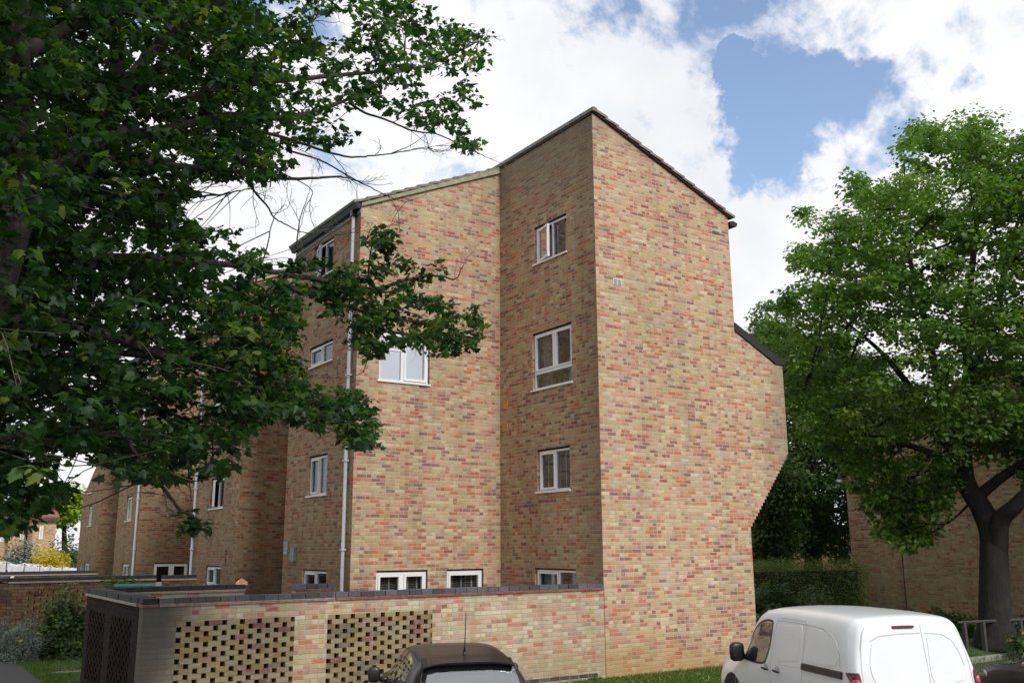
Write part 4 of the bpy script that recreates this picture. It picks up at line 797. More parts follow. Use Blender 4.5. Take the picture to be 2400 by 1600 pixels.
def cluster_leaves(cent, per, rad, size, flat=.6, up=.9, out=.5, droop=.5, shell=.5):
    """cent (m,3) -> leaves round each centre, gathered toward an upper shell"""
    m = len(cent); n = m*per; c = np.repeat(cent, per, 0); d = RNG.normal(size=(n,3)); d /= np.linalg.norm(d, axis=1)[:, None]; r = RNG.random(n)**shell
    off = d*r[:, None]*np.repeat(rad, per)[:, None]; off[:, 2] *= flat; P = c+off
    nrm = np.array([0,0,1.])*up+d*out+RNG.normal(size=(n,3))*.45; tip = d*1.0+RNG.normal(size=(n,3))*.6; tip[:, 2] -= droop
    s = size*(.5+.9*RNG.random(n)**1.3); return P, s, nrm, tip
K = 1/1.96; V2 = 2400/2352
# ---- big maple, left foreground
mp_ = thing('maple_tree', 'large dark maple in the left foreground, its leafy boughs reaching across the flats', 'tree', tuple(np.append(at(-230, 1300, 10.5)[:2], 0)))
def L1(x, y, d): return at(x*K, y*K, d)
root = np.array([*at(-230,1300,10.5)[:2], 0.0])
def dd(px): return 10.2+4.8*np.clip(px, -200, 1200)/1150.
limbs = []   # (points in zoomed px, radii)
def limb(pts, r0, r1, off=0): 
    P = np.array([at(x*K, y*K, dd(x*K)+off+(o if len(q) == 3 else 0)) for q in pts for (x, y, o) in [(q+(0,))[:3] if len(q) == 2 else q]])
    P = catmull(P, 6); rr = np.linspace(r0, r1, len(P)); limbs.append((P, rr)); return P
trunk = MB(); tp = catmull(np.array([root, root+(.05,.1,1.0), at(-190,1150,10.2), at(-110,900,9.9), at(-20,620,9.7), at(45,440,9.7)]), 8); trunk.tube(tp, np.linspace(.44,.20,len(tp)), 18)
limbs.append((tp, np.linspace(.4,.2,len(tp))))
limb([(60,900),(75,620),(85,380),(92,200),(100,-60),(80,-400)], .17, .05)
limb([(90,880),(160,790),(280,700),(430,600),(520,450),(620,415),(700,380)], .15, .05, .3)
limb([(-60,1250),(120,1040),(300,950),(370,820),(425,720),(500,500),(540,300),(530,120),(560,-150)], .20, .07, .9)
limb([(110,860),(280,760),(420,670),(560,620),(720,603),(900,560),(1050,530),(1300,545),(1450,512),(1610,450),(1700,400)], .095, .014)
limb([(1600,470),(1680,520),(1760,545),(1900,602),(2010,620),(2170,690),(2230,720)], .022, .006)
limb([(100,255),(250,160),(400,80),(520,10),(700,-120)], .09, .04); limb([(720,205),(800,130),(900,60),(1020,5),(1150,-90)], .07, .04); limb([(560,420),(650,300),(720,205)], .08, .07)
limb([(820,470),(1020,400),(1280,372),(1500,352),(1650,338),(1800,322),(1970,300),(2100,240),(2200,190)], .05, .008); limb([(1290,360),(1300,260),(1360,130),(1430,100)], .022, .008)
limb([(480,730),(640,745),(900,772),(1100,790),(1250,815),(1400,822),(1560,812),(1640,830)], .055, .008); limb([(280,790),(480,840),(700,880),(850,900),(1000,895),(1130,870)], .03, .008)
limb([(1040,570),(1180,600),(1330,640),(1480,690),(1600,720),(1720,715),(1880,690),(2000,670)], .030, .004)
limb([(1320,690),(1480,740),(1620,820),(1740,880),(1850,925),(1940,905)], .016, .003); limb([(1000,545),(1060,640),(1130,690)], .02, .01)
limb([(1130,800),(1170,880),(1230,950),(1260,1000),(1330,1040),(1400,1070),(1480,1060)], .018, .004); limb([(1240,860),(1265,790),(1430,870),(1400,960),(1375,1060)], .010, .004)
limb([(-100,1230),(0,1215),(240,1190),(500,1180),(760,1195),(1000,1210),(1180,1235),(1350,1268),(1430,1275)], .062, .03); limb([(1290,1290),(1360,1330),(1460,1355),(1640,1420),(1750,1455),(1880,1475),(2020,1500),(2160,1520)], .038, .006)
limb([(1430,1275),(1600,1320),(1740,1325),(1850,1290),(1990,1265),(2090,1280),(2130,1215)], .045, .005); limb([(1690,1290),(1700,1180),(1720,1090),(1760,1050)], .018, .005)
limb([(1170,1400),(1240,1340),(1330,1230),(1440,1140),(1540,1080)], .022, .006); limb([(1170,1400),(1180,1270),(1220,1160),(1250,1020),(1290,960)], .016, .004); limb([(1360,1140),(1380,1000),(1420,880)], .012, .004)
limb([(300,1640),(520,1620),(760,1640),(940,1620),(1090,1500),(1170,1400)], .045, .022); limb([(760,1640),(960,1700),(1090,1800),(1230,1870),(1400,1880),(1560,1930),(1660,1990)], .05, .008)
limb([(-100,2040),(60,2000),(300,1995),(560,2000),(620,2080),(740,2230),(820,2330),(880,2370),(920,2400)], .05, .005); limb([(560,2000),(700,2020),(850,2060),(1000,2060),(1090,2030)], .025, .005); limb([(860,2080),(870,2200),(880,2300)], .010, .004)
limb([(-100,1500),(120,1480),(320,1500),(560,1560),(760,1640)], .09, .05, -.5); limb([(-100,1750),(150,1760),(380,1800),(600,1830),(800,1900),(980,2000)], .07, .01, .5)
bmb = MB()
for P, r in limbs[1:]:
    P = P+RNG.normal(size=P.shape)*.006*np.linspace(0,1,len(P))[:, None]; bmb.tube(P, r, 9)
trunk.build('trunk', M['bark_dark'], mp_, smooth=True); bmb.build('boughs', M['bark_dark'], mp_, smooth=True)
LP = np.vstack([P for P, r in limbs]); nA = lat(5); nB = lat(9)
POLY1 = [(-700,-500),(1000,-500),(990,0),(1000,45),(1060,58),(1128,68),(1120,140),(1092,180),(1104,245),(1062,272),(1125,352),(1105,368),(1030,335),(965,305),(905,262),(865,245),(785,252),(800,310),(850,348),(742,372),(705,440),(690,505),(655,455),(590,424),(540,412),(522,450),(540,500),(592,560),(622,610),(655,640),(690,700),(682,780),(700,860),(760,880),(850,898),(862,960),(885,1022),(842,1038),(770,1000),(700,985),(620,965),(565,1000),(555,1075),(510,1092),(455,1100),(420,1110),(350,1112),(290,1100),(240,1085),(200,1050),(150,1120),(150,1150),(100,1165),(60,1205),(0,1235),(-700,1300)]
POLY2 = [(648,600),(700,560),(760,600),(830,575),(838,520),(900,503),(930,530),(925,580),(990,602),(1012,575),(1052,592),(1040,622),(1000,640),(970,655),(1040,692),(1065,702),(1110,680),(1126,720),(1112,770),(1080,822),(1040,820),(980,832),(955,800),(900,812),(850,832),(790,802),(770,740),(700,690),(650,650)]
POLY3 = [(395,1150),(430,1160),(480,1190),(478,1218),(440,1232),(405,1225),(425,1200)]
HOLES = [(560,470,150,62),(745,425,120,55),(640,540,55,45),(560,545,30,40),(830,300,28,30),(700,350,60,22),(940,330,60,22),(160,1075,50,26),(215,1120,30,60),(600,1030,60,26),(770,860,40,14),(330,830,0,0),(900,215,34,20),(640,300,30,18),(520,620,28,30),(720,510,60,40),(300,640,26,10),(600,640,26,12),(1010,200,40,22),(760,60,60,30),(640,15,50,20),(490,560,40,12),(220,420,40,10),(60,290,30,20),(30,1180,40,12),(120,1010,30,10),(70,1100,40,10)]
def sample(poly, n, x0, x1, y0, y1, thr, sc=34., holes=HOLES, seed=0, er=13):
    x = RNG.uniform(x0, x1, n); y = RNG.uniform(y0, y1, n); ok = inpoly(poly, x, y)
    for ex, ey in ((er,0),(-er,0),(0,er),(0,-er)): ok &= inpoly(poly, x+ex, y+ey)
    for (a, b_, rx, ry) in holes:
        if rx: ok &= ((x-a)/rx)**2+((y-b_)/ry)**2 > 1+.5*(nB(x/14, y/14)-.5)
    ok &= (nA(x/sc+seed, y/sc*1.5+seed) > thr) | (RNG.random(n) < .12); return x[ok], y[ok]
sx, sy = sample(POLY1, 26000, -450, 1130, -420, 1240, .41, 30., er=6)
keep = (sx > -20) & (sy > -20) | (RNG.random(len(sx)) < .45); sx, sy = sx[keep], sy[keep]
keep = ~((sx > 620) & (sy < 560)) | (RNG.random(len(sx)) < .50); sx, sy = sx[keep], sy[keep]
dp_ = dd(sx*V2)+RNG.normal(size=len(sx))*1.1+np.where(sx < 500, RNG.uniform(-.6,3.0,len(sx)), 0); S1 = at(sx*V2, sy*V2, dp_)
tx, ty = sample(POLY2, 1650, 640, 1130, 500, 835, .44, 20., [(900,640,34,12),(960,665,30,12),(740,740,24,12),(800,600,14,10),(880,590,20,12),(1000,720,16,8)], 3); S2 = at(tx*V2, ty*V2, dd(tx*V2)+RNG.normal(size=len(tx))*.45)
ux, uy = sample(POLY3, 95, 390, 485, 1140, 1235, .1, 20., []); S3 = at(ux*V2, uy*V2, dd(ux*V2)+RNG.normal(size=len(ux))*.2)
qx = RNG.uniform(-700, 760, 1300); qy = RNG.uniform(-1500, -150, 1300); S4 = at(qx*V2, qy*V2, RNG.uniform(5.0, 12, 1300))  # unseen overhead sprays added to shade the lower crown and wall end
S = np.vstack([S1, S2, S3, S4]); S = S[S[:, 2] > .9]
per = 9; P, s, nr, tpn = cluster_leaves(S, per, np.full(len(S), .18), .093, .42, .85, .35, .75, .6)
# the crown's tone varies spray by spray
sr = np.clip(np.repeat(RNG.normal(.45,.27,len(S)), per)+RNG.normal(0,.10,len(P)), 0, 1)
leaves('crown', P, s, nr, tpn, M['leafL'], mp_, MAPLE, sr)
# twigs run from each spray to the nearest bough
tw = MB(); sel_ = RNG.choice(len(S), 1500, replace=False)
for i in sel_:
    d = LP-S[i]; k = np.argmin((d**2).sum(1)); a = LP[k]; e = S[i]; ln = np.linalg.norm(e-a)
    if ln < .15 or ln > 1.7: continue
    mid = (a+e)/2+RNG.normal(size=3)*ln*.10; q = catmull(np.array([a, mid, e]), 3); tw.tube(q, np.linspace(.004+.004*ln, .0025, len(q)), 4, cap=False)
# bare lichened twigs hanging in the gap of sky and at the tips
def twiggy(p, d, ln, r, lev):
    n = 5; q = [p]; dcur = d/np.linalg.norm(d)
    for i in range(n): dcur = dcur+RNG.normal(size=3)*.16; dcur /= np.linalg.norm(dcur); q.append(q[-1]+dcur*ln/n)
    q = np.array(q); tw.tube(q, np.linspace(r, r*.5, len(q)), 4, cap=False)
    if lev > 0:
        for i in range(1, n+1):
            if RNG.random() < .75:
                dn = dcur+RNG.normal(size=3)*.75; twiggy(q[i], dn, ln*.45, r*.55, lev-1)
for (P_, r_) in limbs[4:]:
    if r_[-1] > .02: continue
    for k in range(5, len(P_), 5):
        if RNG.random() < .55: twiggy(P_[k], (P_[k]-P_[k-2])/.1+RNG.normal(size=3)*.8, RNG.uniform(.35,.8), .0065, 2)
    twiggy(P_[-1], P_[-1]-P_[-3], .45, r_[-1], 2)
tw.build('twigs', M['bark_twig'], mp_)
# ---- general tree
def tree(name, label, base, trunk_lines, poly, n, yr, dist, depth, per, crad, lsize, mat, tpl=SIMP, thr=.30, holes=(), bark='bark', twig=160, flat=.55, grp=None, shell=.45, seed=0, cat='tree', hmin=.3, er=0):
    t = thing(name, label, cat, (base[0], base[1], 0), grp); tb = MB(); pts = []
    for line, r0, r1 in trunk_lines:
        q = catmull(np.array(line), 6); k = len(q); rr = np.linspace(r0, r1, k)
        if len(tb.v) == 0: rr[:6] *= np.linspace(1.45,1,6)
        tb.tube(q, rr, 14); pts.append(q)
    P0 = np.vstack(pts); x = RNG.uniform(yr[0], yr[1], n); y = RNG.uniform(yr[2], yr[3], n); ok = inpoly(poly, x, y)
    for (a, b_, rx, ry) in holes: ok &= ((x-a)/rx)**2+((y-b_)/ry)**2 > 1
    for ex, ey in ((er,0),(-er,0),(0,er),(0,-er)): ok &= inpoly(poly, x+ex, y+ey)
    ok &= (nA(x/40+seed, y/30+seed) > thr) | (y > 960); x, y = x[ok], y[ok]
    # thickness of the crown falls off toward its outline
    cx_, cy_ = np.mean(poly, 0); e = np.clip(1-(((x-cx_)/(yr[1]-yr[0])*2)**2+((y-cy_)/(yr[3]-yr[2])*2)**2), .05, 1)**.5
    dd_ = dist+RNG.uniform(-1, 1, len(x))*depth*e; C_ = at(x*V2, y*V2, dd_); C_ = C_[C_[:, 2] > hmin]
    rad = crad*(.6+.8*RNG.random(len(C_))); P, s, nr_, tp_ = cluster_leaves(C_, per, rad, lsize, flat, 1.0, .6, .55, shell)
    rel = (P[:, 2]-np.repeat(C_[:, 2], per))/(np.repeat(rad, per)*flat)
    rn = np.clip(np.repeat(RNG.normal(.45,.18,len(C_)), per)+RNG.normal(0,.12,len(P)), 0, 1); P = P[:, :]; ok = P[:, 2] > .12; 
    leaves('crown', P[ok], s[ok], nr_[ok], tp_[ok], mat, t, tpl, rn[ok])
    if twig:
        for i in RNG.choice(len(C_), min(twig, len(C_)), replace=False):
            k = np.argmin(((P0-C_[i])**2).sum(1)); a = P0[k]; e_ = C_[i]; ln = np.linalg.norm(e_-a)
            if ln < .3 or ln > 6.5: continue
            mid = (a+e_)/2+np.array([0,0,-.08*ln])+RNG.normal(size=3)*.06*ln; q = catmull(np.array([a, mid, e_]), 4); tb.tube(q, np.linspace(.012+.012*ln, .012, len(q)), 5, cap=False)
    tb.build('trunk', M[bark], t, smooth=True); return t
RB = at(2335,1500,27.3); RB[2] = -.1
def rp(x, y, d=27.3): return at(x, y, d)
PR = [(1722,722),(1748,700),(1778,690),(1768,652),(1800,652),(1832,640),(1812,590),(1818,570),(1872,562),(1862,522),(1822,484),(1850,474),(1900,500),(1950,470),(1946,430),(1940,385),(1965,385),(2000,430),(2060,405),(2082,370),(2072,330),(2092,290),(2130,280),(2160,292),(2210,270),(2228,255),(2245,290),(2280,256),(2300,315),(2345,315),(2420,270),(2560,250),(2760,400),(2880,700),(2860,1050),(2620,1200),(2440,1190),(2370,1120),(2290,1060),(2210,1040),(2190,1130),(2150,1190),(2100,1262),(2035,1245),(1995,1165),(1960,1110),(1935,1040),(1900,1040),(1830,1000),(1800,940),(1790,850),(1740,790)]
tree('maple_tree', 'bright green maple right of the flats, thick trunk in front of the shaded house gable', RB,
 [([RB, rp(2332,1440), rp(2330,1330), rp(2325,1250), rp(2300,1190), rp(2262,1120), rp(2262,1000,27.6), rp(2270,900,27.8), rp(2268,740,28), rp(2290,520,28)], .42, .07),
  ([rp(2335,1290), rp(2345,1220,27), rp(2385,1180,26.7), rp(2440,1110,26.5), rp(2520,930,26.5), rp(2560,700)], .27, .05), ([rp(2280,1172), rp(2345,1120,27.1), rp(2420,1070,27), rp(2500,1010,27)], .16, .05),
  ([rp(2262,1110), rp(2215,1030,27.8), rp(2150,930,28), rp(2070,830,28), rp(1990,760,28)], .17, .03), ([rp(2262,1040), rp(2210,940,26.5), rp(2170,760,26.5), rp(2130,600,26.5), rp(2090,480)], .14, .03), ([rp(2268,880), rp(2330,760,29), rp(2360,600,29), rp(2400,480,29)], .13, .03), ([rp(2240,1080), rp(2120,1040,26), rp(1990,1000,26), rp(1880,930,26)], .10, .02)],
 PR, 3600, (1715,2890,250,1255), 27.6, 4.2, 74, .42, .118, M['leafR'], SIMP, .24, [(2000,800,50,26),(2090,860,60,24),(2190,900,34,22),(1960,870,36,14),(2230,840,22,34),(2330,900,34,16),(2150,700,18,12),(2160,800,26,14),(2040,930,26,10),(2300,760,16,12),(2060,720,18,10)], 'bark', 190, .6, seed=4, shell=.5, hmin=1.5, er=2)
# second, darker tree filling behind it
B2 = at(1905,1320,42); B2[2] = 0
PB = [(1735,745),(1790,760),(1850,790),(1960,800),(2060,860),(2140,960),(2150,1060),(2060,1120),(1975,1150),(1962,1200),(1955,1290),(1890,1262),(1800,1250),(1780,1290),(1735,1285),(1728,1100),(1735,900)]
tree('broadleaf_tree', 'dark tree with a forked trunk above the clipped hedge', B2,
 [([B2, at(1905,1300,42), at(1900,1230,42), at(1885,1150,42), at(1870,1000,42), at(1880,850,42)], .42, .10), ([at(1912,1290,42), at(1935,1200,42), at(1960,1080,42), at(1970,930,42)], .30, .08), ([at(1925,1255,42), at(1965,1240,42), at(2010,1235,42), at(2060,1225,42)], .14, .06)],
 PB, 1150, (1725,2125,740,1292), 41.5, 4.5, 90, .85, .15, M['leafB'], SIMP, .10, [(1852,1262,16,10),(1945,1262,14,10)], 'bark_dark', 60, .55, seed=9, hmin=1.2)
B3 = at(1768,1330,36); B3[2] = 0
tree('broadleaf_tree', 'dark small tree close behind the right edge of the gable, left of the forked trunk', B3, [([B3, at(1768,1250,36), at(1766,1100,36)], .16, .05)],
 [(1722,1000),(1790,1010),(1830,1100),(1838,1200),(1815,1290),(1790,1310),(1722,1310)], 190, (1715,1840,1000,1312), 36.5, 1.6, 80, .6, .14, M['leafB'], SIMP, .15, (), 'bark_dark', 20, .7, seed=2)
# yellow-green tree far left
B4 = at(160,1290,92); B4[2] = 0
tree('lime_tree', 'small bright yellow-green tree above the far roofs, at the left under the maple', B4, [([B4, at(150,1230,92), at(152,1180,92)], .25, .1)],
 [(105,1160),(130,1130),(160,1122),(182,1135),(184,1175),(150,1195),(110,1190)], 130, (100,186,1118,1200), 92, 3, 110, 1.1, .34, M['leafY'], SIMP, .0, (), 'bark', 10, .7, hmin=3)
# ---- hedges and shrubs
def shrub(name, label, cx, cy, rx, ry, h, n, size, mat, cat='shrub', stem=True, up=.7, tpl=SIMP, boxy=False, z0=0., spikes=0, flowers=None, grp=None, ang=0.):
    t = thing(name, label, cat, (cx, cy, 0), grp); u = RNG.random((n, 3)); a = u[:, 0]*6.283; 
    if boxy:
        X_ = RNG.uniform(-1, 1, n); Y_ = RNG.uniform(-1, 1, n); Z_ = RNG.random(n); f = RNG.integers(0, 5, n); X_ = np.where(f == 0, -1, np.where(f == 1, 1, X_)); Y_ = np.where(f == 2, -1, Y_); Z_ = np.where(f >= 3, 1, Z_); j = RNG.normal(size=(n,3))*.09
        lx = X_*rx+j[:,0]; ly = Y_*ry+j[:,1]; P = np.c_[cx+lx*math.cos(ang)-ly*math.sin(ang), cy+lx*math.sin(ang)+ly*math.cos(ang), z0+Z_*h*(1+.06*(nB(X_*3+9, Y_*2+4)-.5))+j[:,2]*1.5]
        d = np.c_[(f < 2)*X_*math.cos(ang)+(f == 2)*math.sin(ang), (f < 2)*X_*math.sin(ang)-(f == 2)*math.cos(ang), (f >= 3)*1.]
        inner = MB(); c_, s_ = math.cos(ang), math.sin(ang); q = [(cx+a_*rx*.93*c_-b_*ry*.93*s_, cy+a_*rx*.93*s_+b_*ry*.93*c_) for a_, b_ in ((-1,-1),(1,-1),(1,1),(-1,1))]
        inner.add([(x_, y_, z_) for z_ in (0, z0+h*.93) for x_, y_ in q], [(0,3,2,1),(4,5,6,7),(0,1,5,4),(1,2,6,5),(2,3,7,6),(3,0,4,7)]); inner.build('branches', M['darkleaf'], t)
    else:
        ct_ = u[:, 1]; st = np.sqrt(1-ct_**2); rr = (.66+.34*u[:, 2]**.5)*(1+.6*(nA(a*2.3+cx*3, ct_*4+cy)-.5)*2)
        P = np.c_[cx+rx*rr*st*np.cos(a), cy+ry*rr*st*np.sin(a), z0+h*rr*ct_]; d = np.c_[st*np.cos(a), st*np.sin(a), ct_]
        core = RNG.random((n//2, 3)); a2 = core[:,0]*6.283; r2 = core[:,1]**.5*.75; Pc = np.c_[cx+rx*r2*np.cos(a2), cy+ry*r2*np.sin(a2), z0+h*.75*core[:,2]*np.sqrt(1-r2**2)]; P = np.vstack([P, Pc]); d = np.vstack([d, RNG.normal(size=(n//2,3))])
    P[:, 2] = np.maximum(P[:, 2], .05); m = len(P); nr_ = d*.8+np.array([0,0,up])+RNG.normal(size=(m,3))*.5; tp_ = d*.9+np.array([0,0,.4 if spikes else -.1])+RNG.normal(size=(m,3))*.7
    leaves('foliage', P, size*(.6+.8*RNG.random(m)), nr_, tp_, mat, t, tpl, np.clip(RNG.normal(.45,.25,m), 0, 1))
    if stem:
        b = MB()
        for i in range(14):
            a = random.uniform(0, 6.28); r = random.random()*.6; b.tube(catmull(np.array([(cx+rx*.1*math.cos(a), cy+ry*.1*math.sin(a), 0), (cx+rx*r*.6*math.cos(a), cy+ry*r*.6*math.sin(a), z0+h*.45), (cx+rx*r*math.cos(a), cy+ry*r*math.sin(a), z0+h*.85)]), 4), np.linspace(.014,.005,9), 5)
        b.build('stems', M['bark_twig'], t)
    if flowers:
        fm, nf, fs = flowers
        for k in range(nf):
            i = RNG.integers(0, n); 
            if P[i,2] < z0+h*.35: continue
            c = P[i]+d[i]*.05+np.array([0,0,.05]); q = 26; PP = c+RNG.normal(size=(q,3))*fs*np.array([1,1,.5]); dn = RNG.normal(size=(q,3))*.5+(0,0,1); leaves('flower_head', PP, np.full(q, .028), dn, RNG.normal(size=(q,3)), fm, t, SIMP)
    return t
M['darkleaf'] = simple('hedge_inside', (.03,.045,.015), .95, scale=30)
h0 = at(1690,1400,31.5); h1 = at(2010,1400,34.0); hc = (h0+h1)/2; ha = math.atan2(h1[1]-h0[1], h1[0]-h0[0])
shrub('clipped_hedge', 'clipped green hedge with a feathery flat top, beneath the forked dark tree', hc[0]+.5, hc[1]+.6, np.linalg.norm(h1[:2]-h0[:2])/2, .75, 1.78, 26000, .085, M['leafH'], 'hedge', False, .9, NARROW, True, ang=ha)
for (label, px, py, d, rx, ry, h, n, sz, mat, fl) in (
 ('dark glossy shrub against the right side of the gable base', 1812, 1480, 29.0, 1.15, 1.0, 1.28, 7000, .085, 'leafG', None),
 ('pale variegated bush between the dark shrub and the clipped hedge', 1905, 1470, 29.5, .75, .6, 1.22, 4500, .07, 'leafP', None),
 ('low leafy ground plants in front of the shaded house gable', 2075, 1460, 30.0, 1.9, .8, .62, 7000, .08, 'leafG', None),
 ('low dark plants left of the maple trunk base', 2215, 1470, 29.5, 1.0, .8, .62, 3500, .08, 'leafB', None),
 ('low dark plants right of the maple trunk base', 2440, 1480, 28.5, 1.3, .8, .85, 3500, .08, 'leafB', None)):
    p = at(px, py, d); shrub('garden_shrub', label, p[0], p[1], rx, ry, h, n, sz, M[mat])
shrub('wild_plants', 'yellow flowering weeds at the foot of the maple trunk', RB[0]-.55, RB[1]-1.0, .55, .35, .42, 900, .06, M['leafG'], 'plants', flowers=(M['petal'], 9, .03))
shrub('wild_plants', 'yellow flowering weeds right of the maple trunk foot', RB[0]+.45, RB[1]-1.25, .5, .35, .40, 800, .06, M['leafG'], 'plants', flowers=(M['petal'], 9, .03))
shrub('silver_shrub', 'silver grey shrub with yellow daisy heads, beside the path at the left edge', -8.98, 10.25, .78, .62, .92, 9000, .06, M['leafS'], tpl=NARROW, spikes=1, flowers=(M['petal'], 12, .03))
shrub('green_shrub', 'leafy green shrub behind the dark end of the pierced wall, right of the silver shrub', -7.95, 10.35, .55, .6, 1.42, 5200, .075, M['leafG'], flowers=(M['petal'], 3, .02))
shrub('climbing_plant', 'sprigs of a climber showing over the far dark coping', -6.6, 11.05, .55, .15, .55, 260, .06, M['leafG'], z0=1.4, stem=False)
shrub('wall_weed', 'small weed at the foot of the dark wall return', -8.72, 3.9, .12, .35, .28, 400, .05, M['leafG'], stem=False)
shrub('wall_weed', 'small green weed at the foot of the gable joint', -.35, -.12, .16, .09, .12, 240, .04, M['grassb'], stem=False)
p = at(115,1318,55); shrub('broom_bush', 'bright yellow broom bush behind the washing line', p[0], p[1], 1.05, .8, 1.35, 5000, .09, M['petalO'], z0=1.0)
for (px, lab) in ((45, 'thin grey-green bush against the far yellow brick wall, left one'), (75, 'thin grey-green bush against the far yellow brick wall, right one'), (160, 'dark climbing bush between the two far brown houses')):
    p = at(px, 1300, 70); shrub('far_bush', lab, p[0], p[1], 1.2, 1., 3.1 if px != 75 else 2.4, 2500, .14, M['leafS'] if px < 150 else M['leafG'])
# ---- grass
def blades(n, fx, hgt=(.03,.09)):
    xy = fx(n); z = gz(xy[:,0], xy[:,1])-.01; C_ = np.c_[xy, z]; nn_ = len(C_); tip = np.array([0,0,1.])+RNG.normal(size=(nn_,3))*.35; nr_ = RNG.normal(size=(nn_,3)); nr_[:, 2] *= .2
    return C_, RNG.uniform(hgt[0], hgt[1], nn_), nr_, tip
def region(n):
    a = np.c_[RNG.uniform(-1.5,5.5,n), RNG.uniform(-1.55,-.02,n)]; b_ = np.c_[RNG.uniform(-9,-8.6,n//6), RNG.uniform(5.2,10,n//6)]; c = np.c_[RNG.uniform(5.5,15,n//2), RNG.uniform(-3.5,3,n//2)]; d = np.c_[RNG.uniform(-8.7,-7.6,n//10), RNG.uniform(5.5,9.7,n//10)]; return np.vstack([a,b_,c,d])
C_, s_, nr_, tp_ = blades(26000, region); o = leaves('grass', C_, s_, nr_, tp_, M['grassb'], None, NARROW); tag(o, 'short mown grass between the wall and the kerb', 'grass', kind='stuff')
C_, s_, nr_, tp_ = blades(60, lambda n: np.c_[RNG.uniform(-1.2,4,n), RNG.uniform(-1.4,-.15,n)]); C_ = np.repeat(C_, 6, 0)+RNG.normal(size=(360,3))*.012; C_[:, 2] += .07; o = leaves('daisies', C_, np.full(360,.018), np.tile([0,0,1.],(360,1))+RNG.normal(size=(360,3))*.2, RNG.normal(size=(360,3)), M['petalW'], None, SIMP); tag(o, 'tiny white daisies in the grass by the gable', 'flowers', kind='stuff')
# ================================================================== far background
def far_house(name, label, x0, x1, y, depth, h, mat, roofm, wins, roofh=1.6, grp='houses beyond the gardens', pitch='x'):
    t = thing(name, label, 'house', (x0, y, 0), grp); b = MB(); b.box((x0,y,-.3),(x1,y+depth,h)); b.build('wall', M[mat], t); b = MB()
    b.prism_x([(y-.25,h-.05),(y-.25,h+.12),(y+depth/2,h+roofh),(y+depth+.25,h+.12),(y+depth+.25,h-.05)][::-1], x0-.15, x1+.15); b.build('roof', M[roofm], t)
    f = MB(); f.box((x0-.1,y-.30,h-.28),(x1+.1,y-.26,h-.02)); f.build('fascia', M['white'] if roofm == 'roofgrey' else M['raw_timber'], t)
    for (a, b_, z0, z1) in wins:
        w_ = MB(); e = .07; w_.box((a,y-.05,z0),(a+e,y-.005,z1)); w_.box((b_-e,y-.05,z0),(b_,y-.005,z1)); w_.box((a+e,y-.05,z0),(b_-e,y-.005,z0+e)); w_.box((a+e,y-.05,z1-e),(b_-e,y-.005,z1)); q = w_.build('window', M['white'], t)
        g = MB(); g.box((a+e,y-.03,z0+e),(b_-e,y-.008,z1-e)); g.build('pane', M['curtain'], q)
    return t
M['roofred'] = simple('roof_tile_red', (.26,.10,.07), .9, var=.3, scale=4)
def px2x(px, y): 
    d = np.array([(px-1200)/CF, .2, -1.]) @ CR.T; return CO[0]+d[0]*(y-CO[1])/d[1]
Y1 = 76.; a = px2x(-60,Y1); b_ = px2x(116,Y1)
far_house('brick_house', 'far yellow brick house with a small white window, left edge behind the washing', a, b_, Y1, 9, 4.1, 'brick_far', 'roofgrey', [(px2x(-6,Y1),px2x(19,Y1),2.45,3.85),(px2x(97,Y1),px2x(114,Y1),3.0,3.55)])
Y2 = 74.; far_house('brick_house', 'far brown brick house with a red roof, left of the dark downpipe gap', px2x(116,Y2), px2x(150,Y2), Y2, 11, 4.65, 'brick_far', 'roofred', [(px2x(140,Y2),px2x(150,Y2)-.1,3.2,4.1)])
Y3 = 71.; far_house('brick_house', 'far brown brick house with a red roof touching the end of the flats', px2x(166,Y3), px2x(215,Y3), Y3, 12, 4.9, 'brick_far', 'roofred', [(px2x(180,Y3),px2x(188,Y3),3.2,4.2)], 1.8)
Y4 = 62.; far_house('brick_house', 'far red house glimpsed under the forked dark tree, above the hedge', px2x(1700,40), px2x(1700,40)+16, 40, 8, 2.3, 'brick_dark', 'roofred', [], 1.0, None)
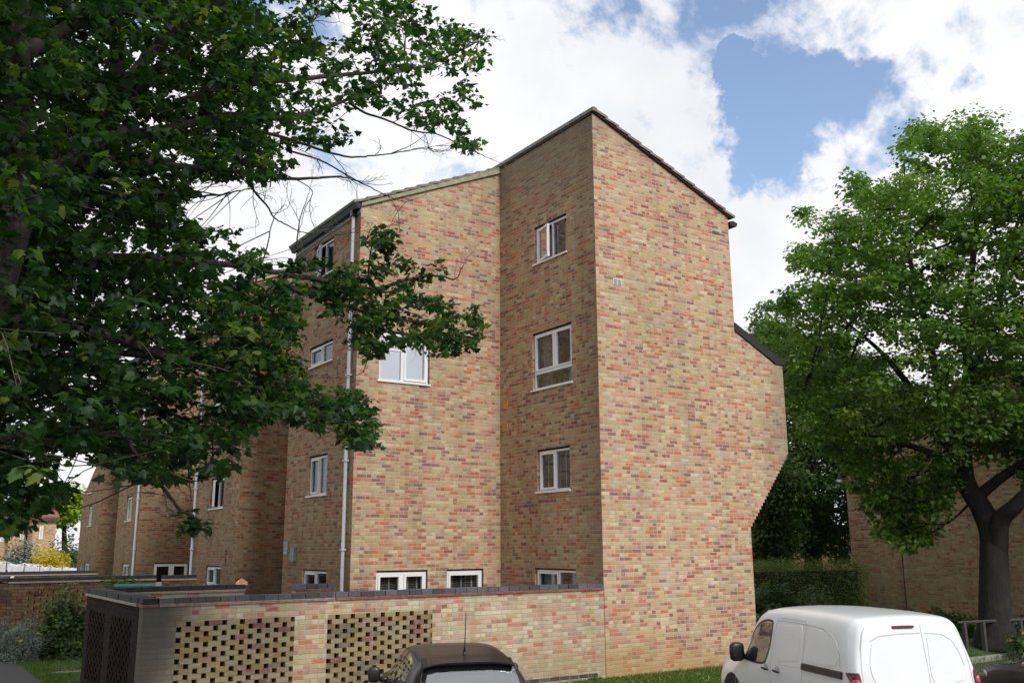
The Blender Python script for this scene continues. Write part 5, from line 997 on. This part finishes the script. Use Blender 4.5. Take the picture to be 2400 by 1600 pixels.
# washing line
poles = at(-60,1308,36.2); pe = at(190,1330,35.2)
cl_ = thing('washing_line', 'thin washing line behind the farthest dark wall', 'washing line', (poles[0], poles[1], 0)); b = MB()
q = [poles+(pe-poles)*i/24+np.array([0,0,-.06*math.sin(math.pi*i/24)]) for i in range(25)]; b.tube(q, .006, 5); b.build('cord', M['blackplastic'], cl_); b = MB(); b.tube([(poles[0],poles[1],0),(poles[0],poles[1],poles[2]+.05)], .03, 8); b.tube([(pe[0],pe[1],0),(pe[0],pe[1],pe[2]+.05)], .03, 8); b.build('post', M['greyplastic'], cl_)
segs = [(-30,14,'cream sheet at the left end of the washing line',0,'clothw'),(17,56,'large lilac white sheet sagging in a curve on the washing line',1,'cloth'),(58,92,'white pillowcase with a sagging top edge, third on the washing line',0,'cloth'),(94,116,'small white cloth left of the middle gap on the washing line',1,'cloth'),(118,144,'white cloth hung by two corners under the yellow bush',2,'cloth'),(147,180,'long low white sheet at the right end of the washing line',0,'cloth')]
for (p0, p1, lab, shp, mm_) in segs:
    n = 14; V = []; 
    for j in range(7):
        for i in range(n+1):
            px = p0+(p1-p0)*i/n; t_ = (px+60)/250; c = poles+(pe-poles)*t_; s_ = i/n; sag = .07*math.sin(math.pi*s_)*(1 if shp else .3); hgt = .62*(1 if shp == 0 else (math.sin(math.pi*min(max(s_,.03),.97))**.45 if shp == 1 else .55+.0*s_))
            V.append((c[0], c[1]+.03*math.sin(i*1.1+j*.5), c[2]-sag-hgt*j/6-.0))
    o = mesh('hanging_sheet', V, [(j*(n+1)+i, j*(n+1)+i+1, (j+1)*(n+1)+i+1, (j+1)*(n+1)+i) for j in range(6) for i in range(n)], M[mm_], None, smooth=True, origin=V[0]); tag(o, lab, 'laundry', 'washing hung on the line')
    o.modifiers.new('s', 'SOLIDIFY').thickness = .006
# low rail by the right-hand tree
r0 = at(2245,1458,26.4); r1 = at(2420,1450,27.5); rl = thing('knee_rail', 'low weathered timber knee rail behind the van, left of the maple trunk', 'rail', (r0[0], r0[1], 0)); b = MB(); b.tube([r0, (r0+r1)/2, r1], .035, 8); b.build('rail', M['raw_timber'], rl)
for k in range(4):
    p = r0+(r1-r0)*(k+.3)/4; b = MB(); b.box((p[0]-.045,p[1]-.045,-.1),(p[0]+.045,p[1]+.045,p[2])); b.build('post', M['raw_timber'], rl)
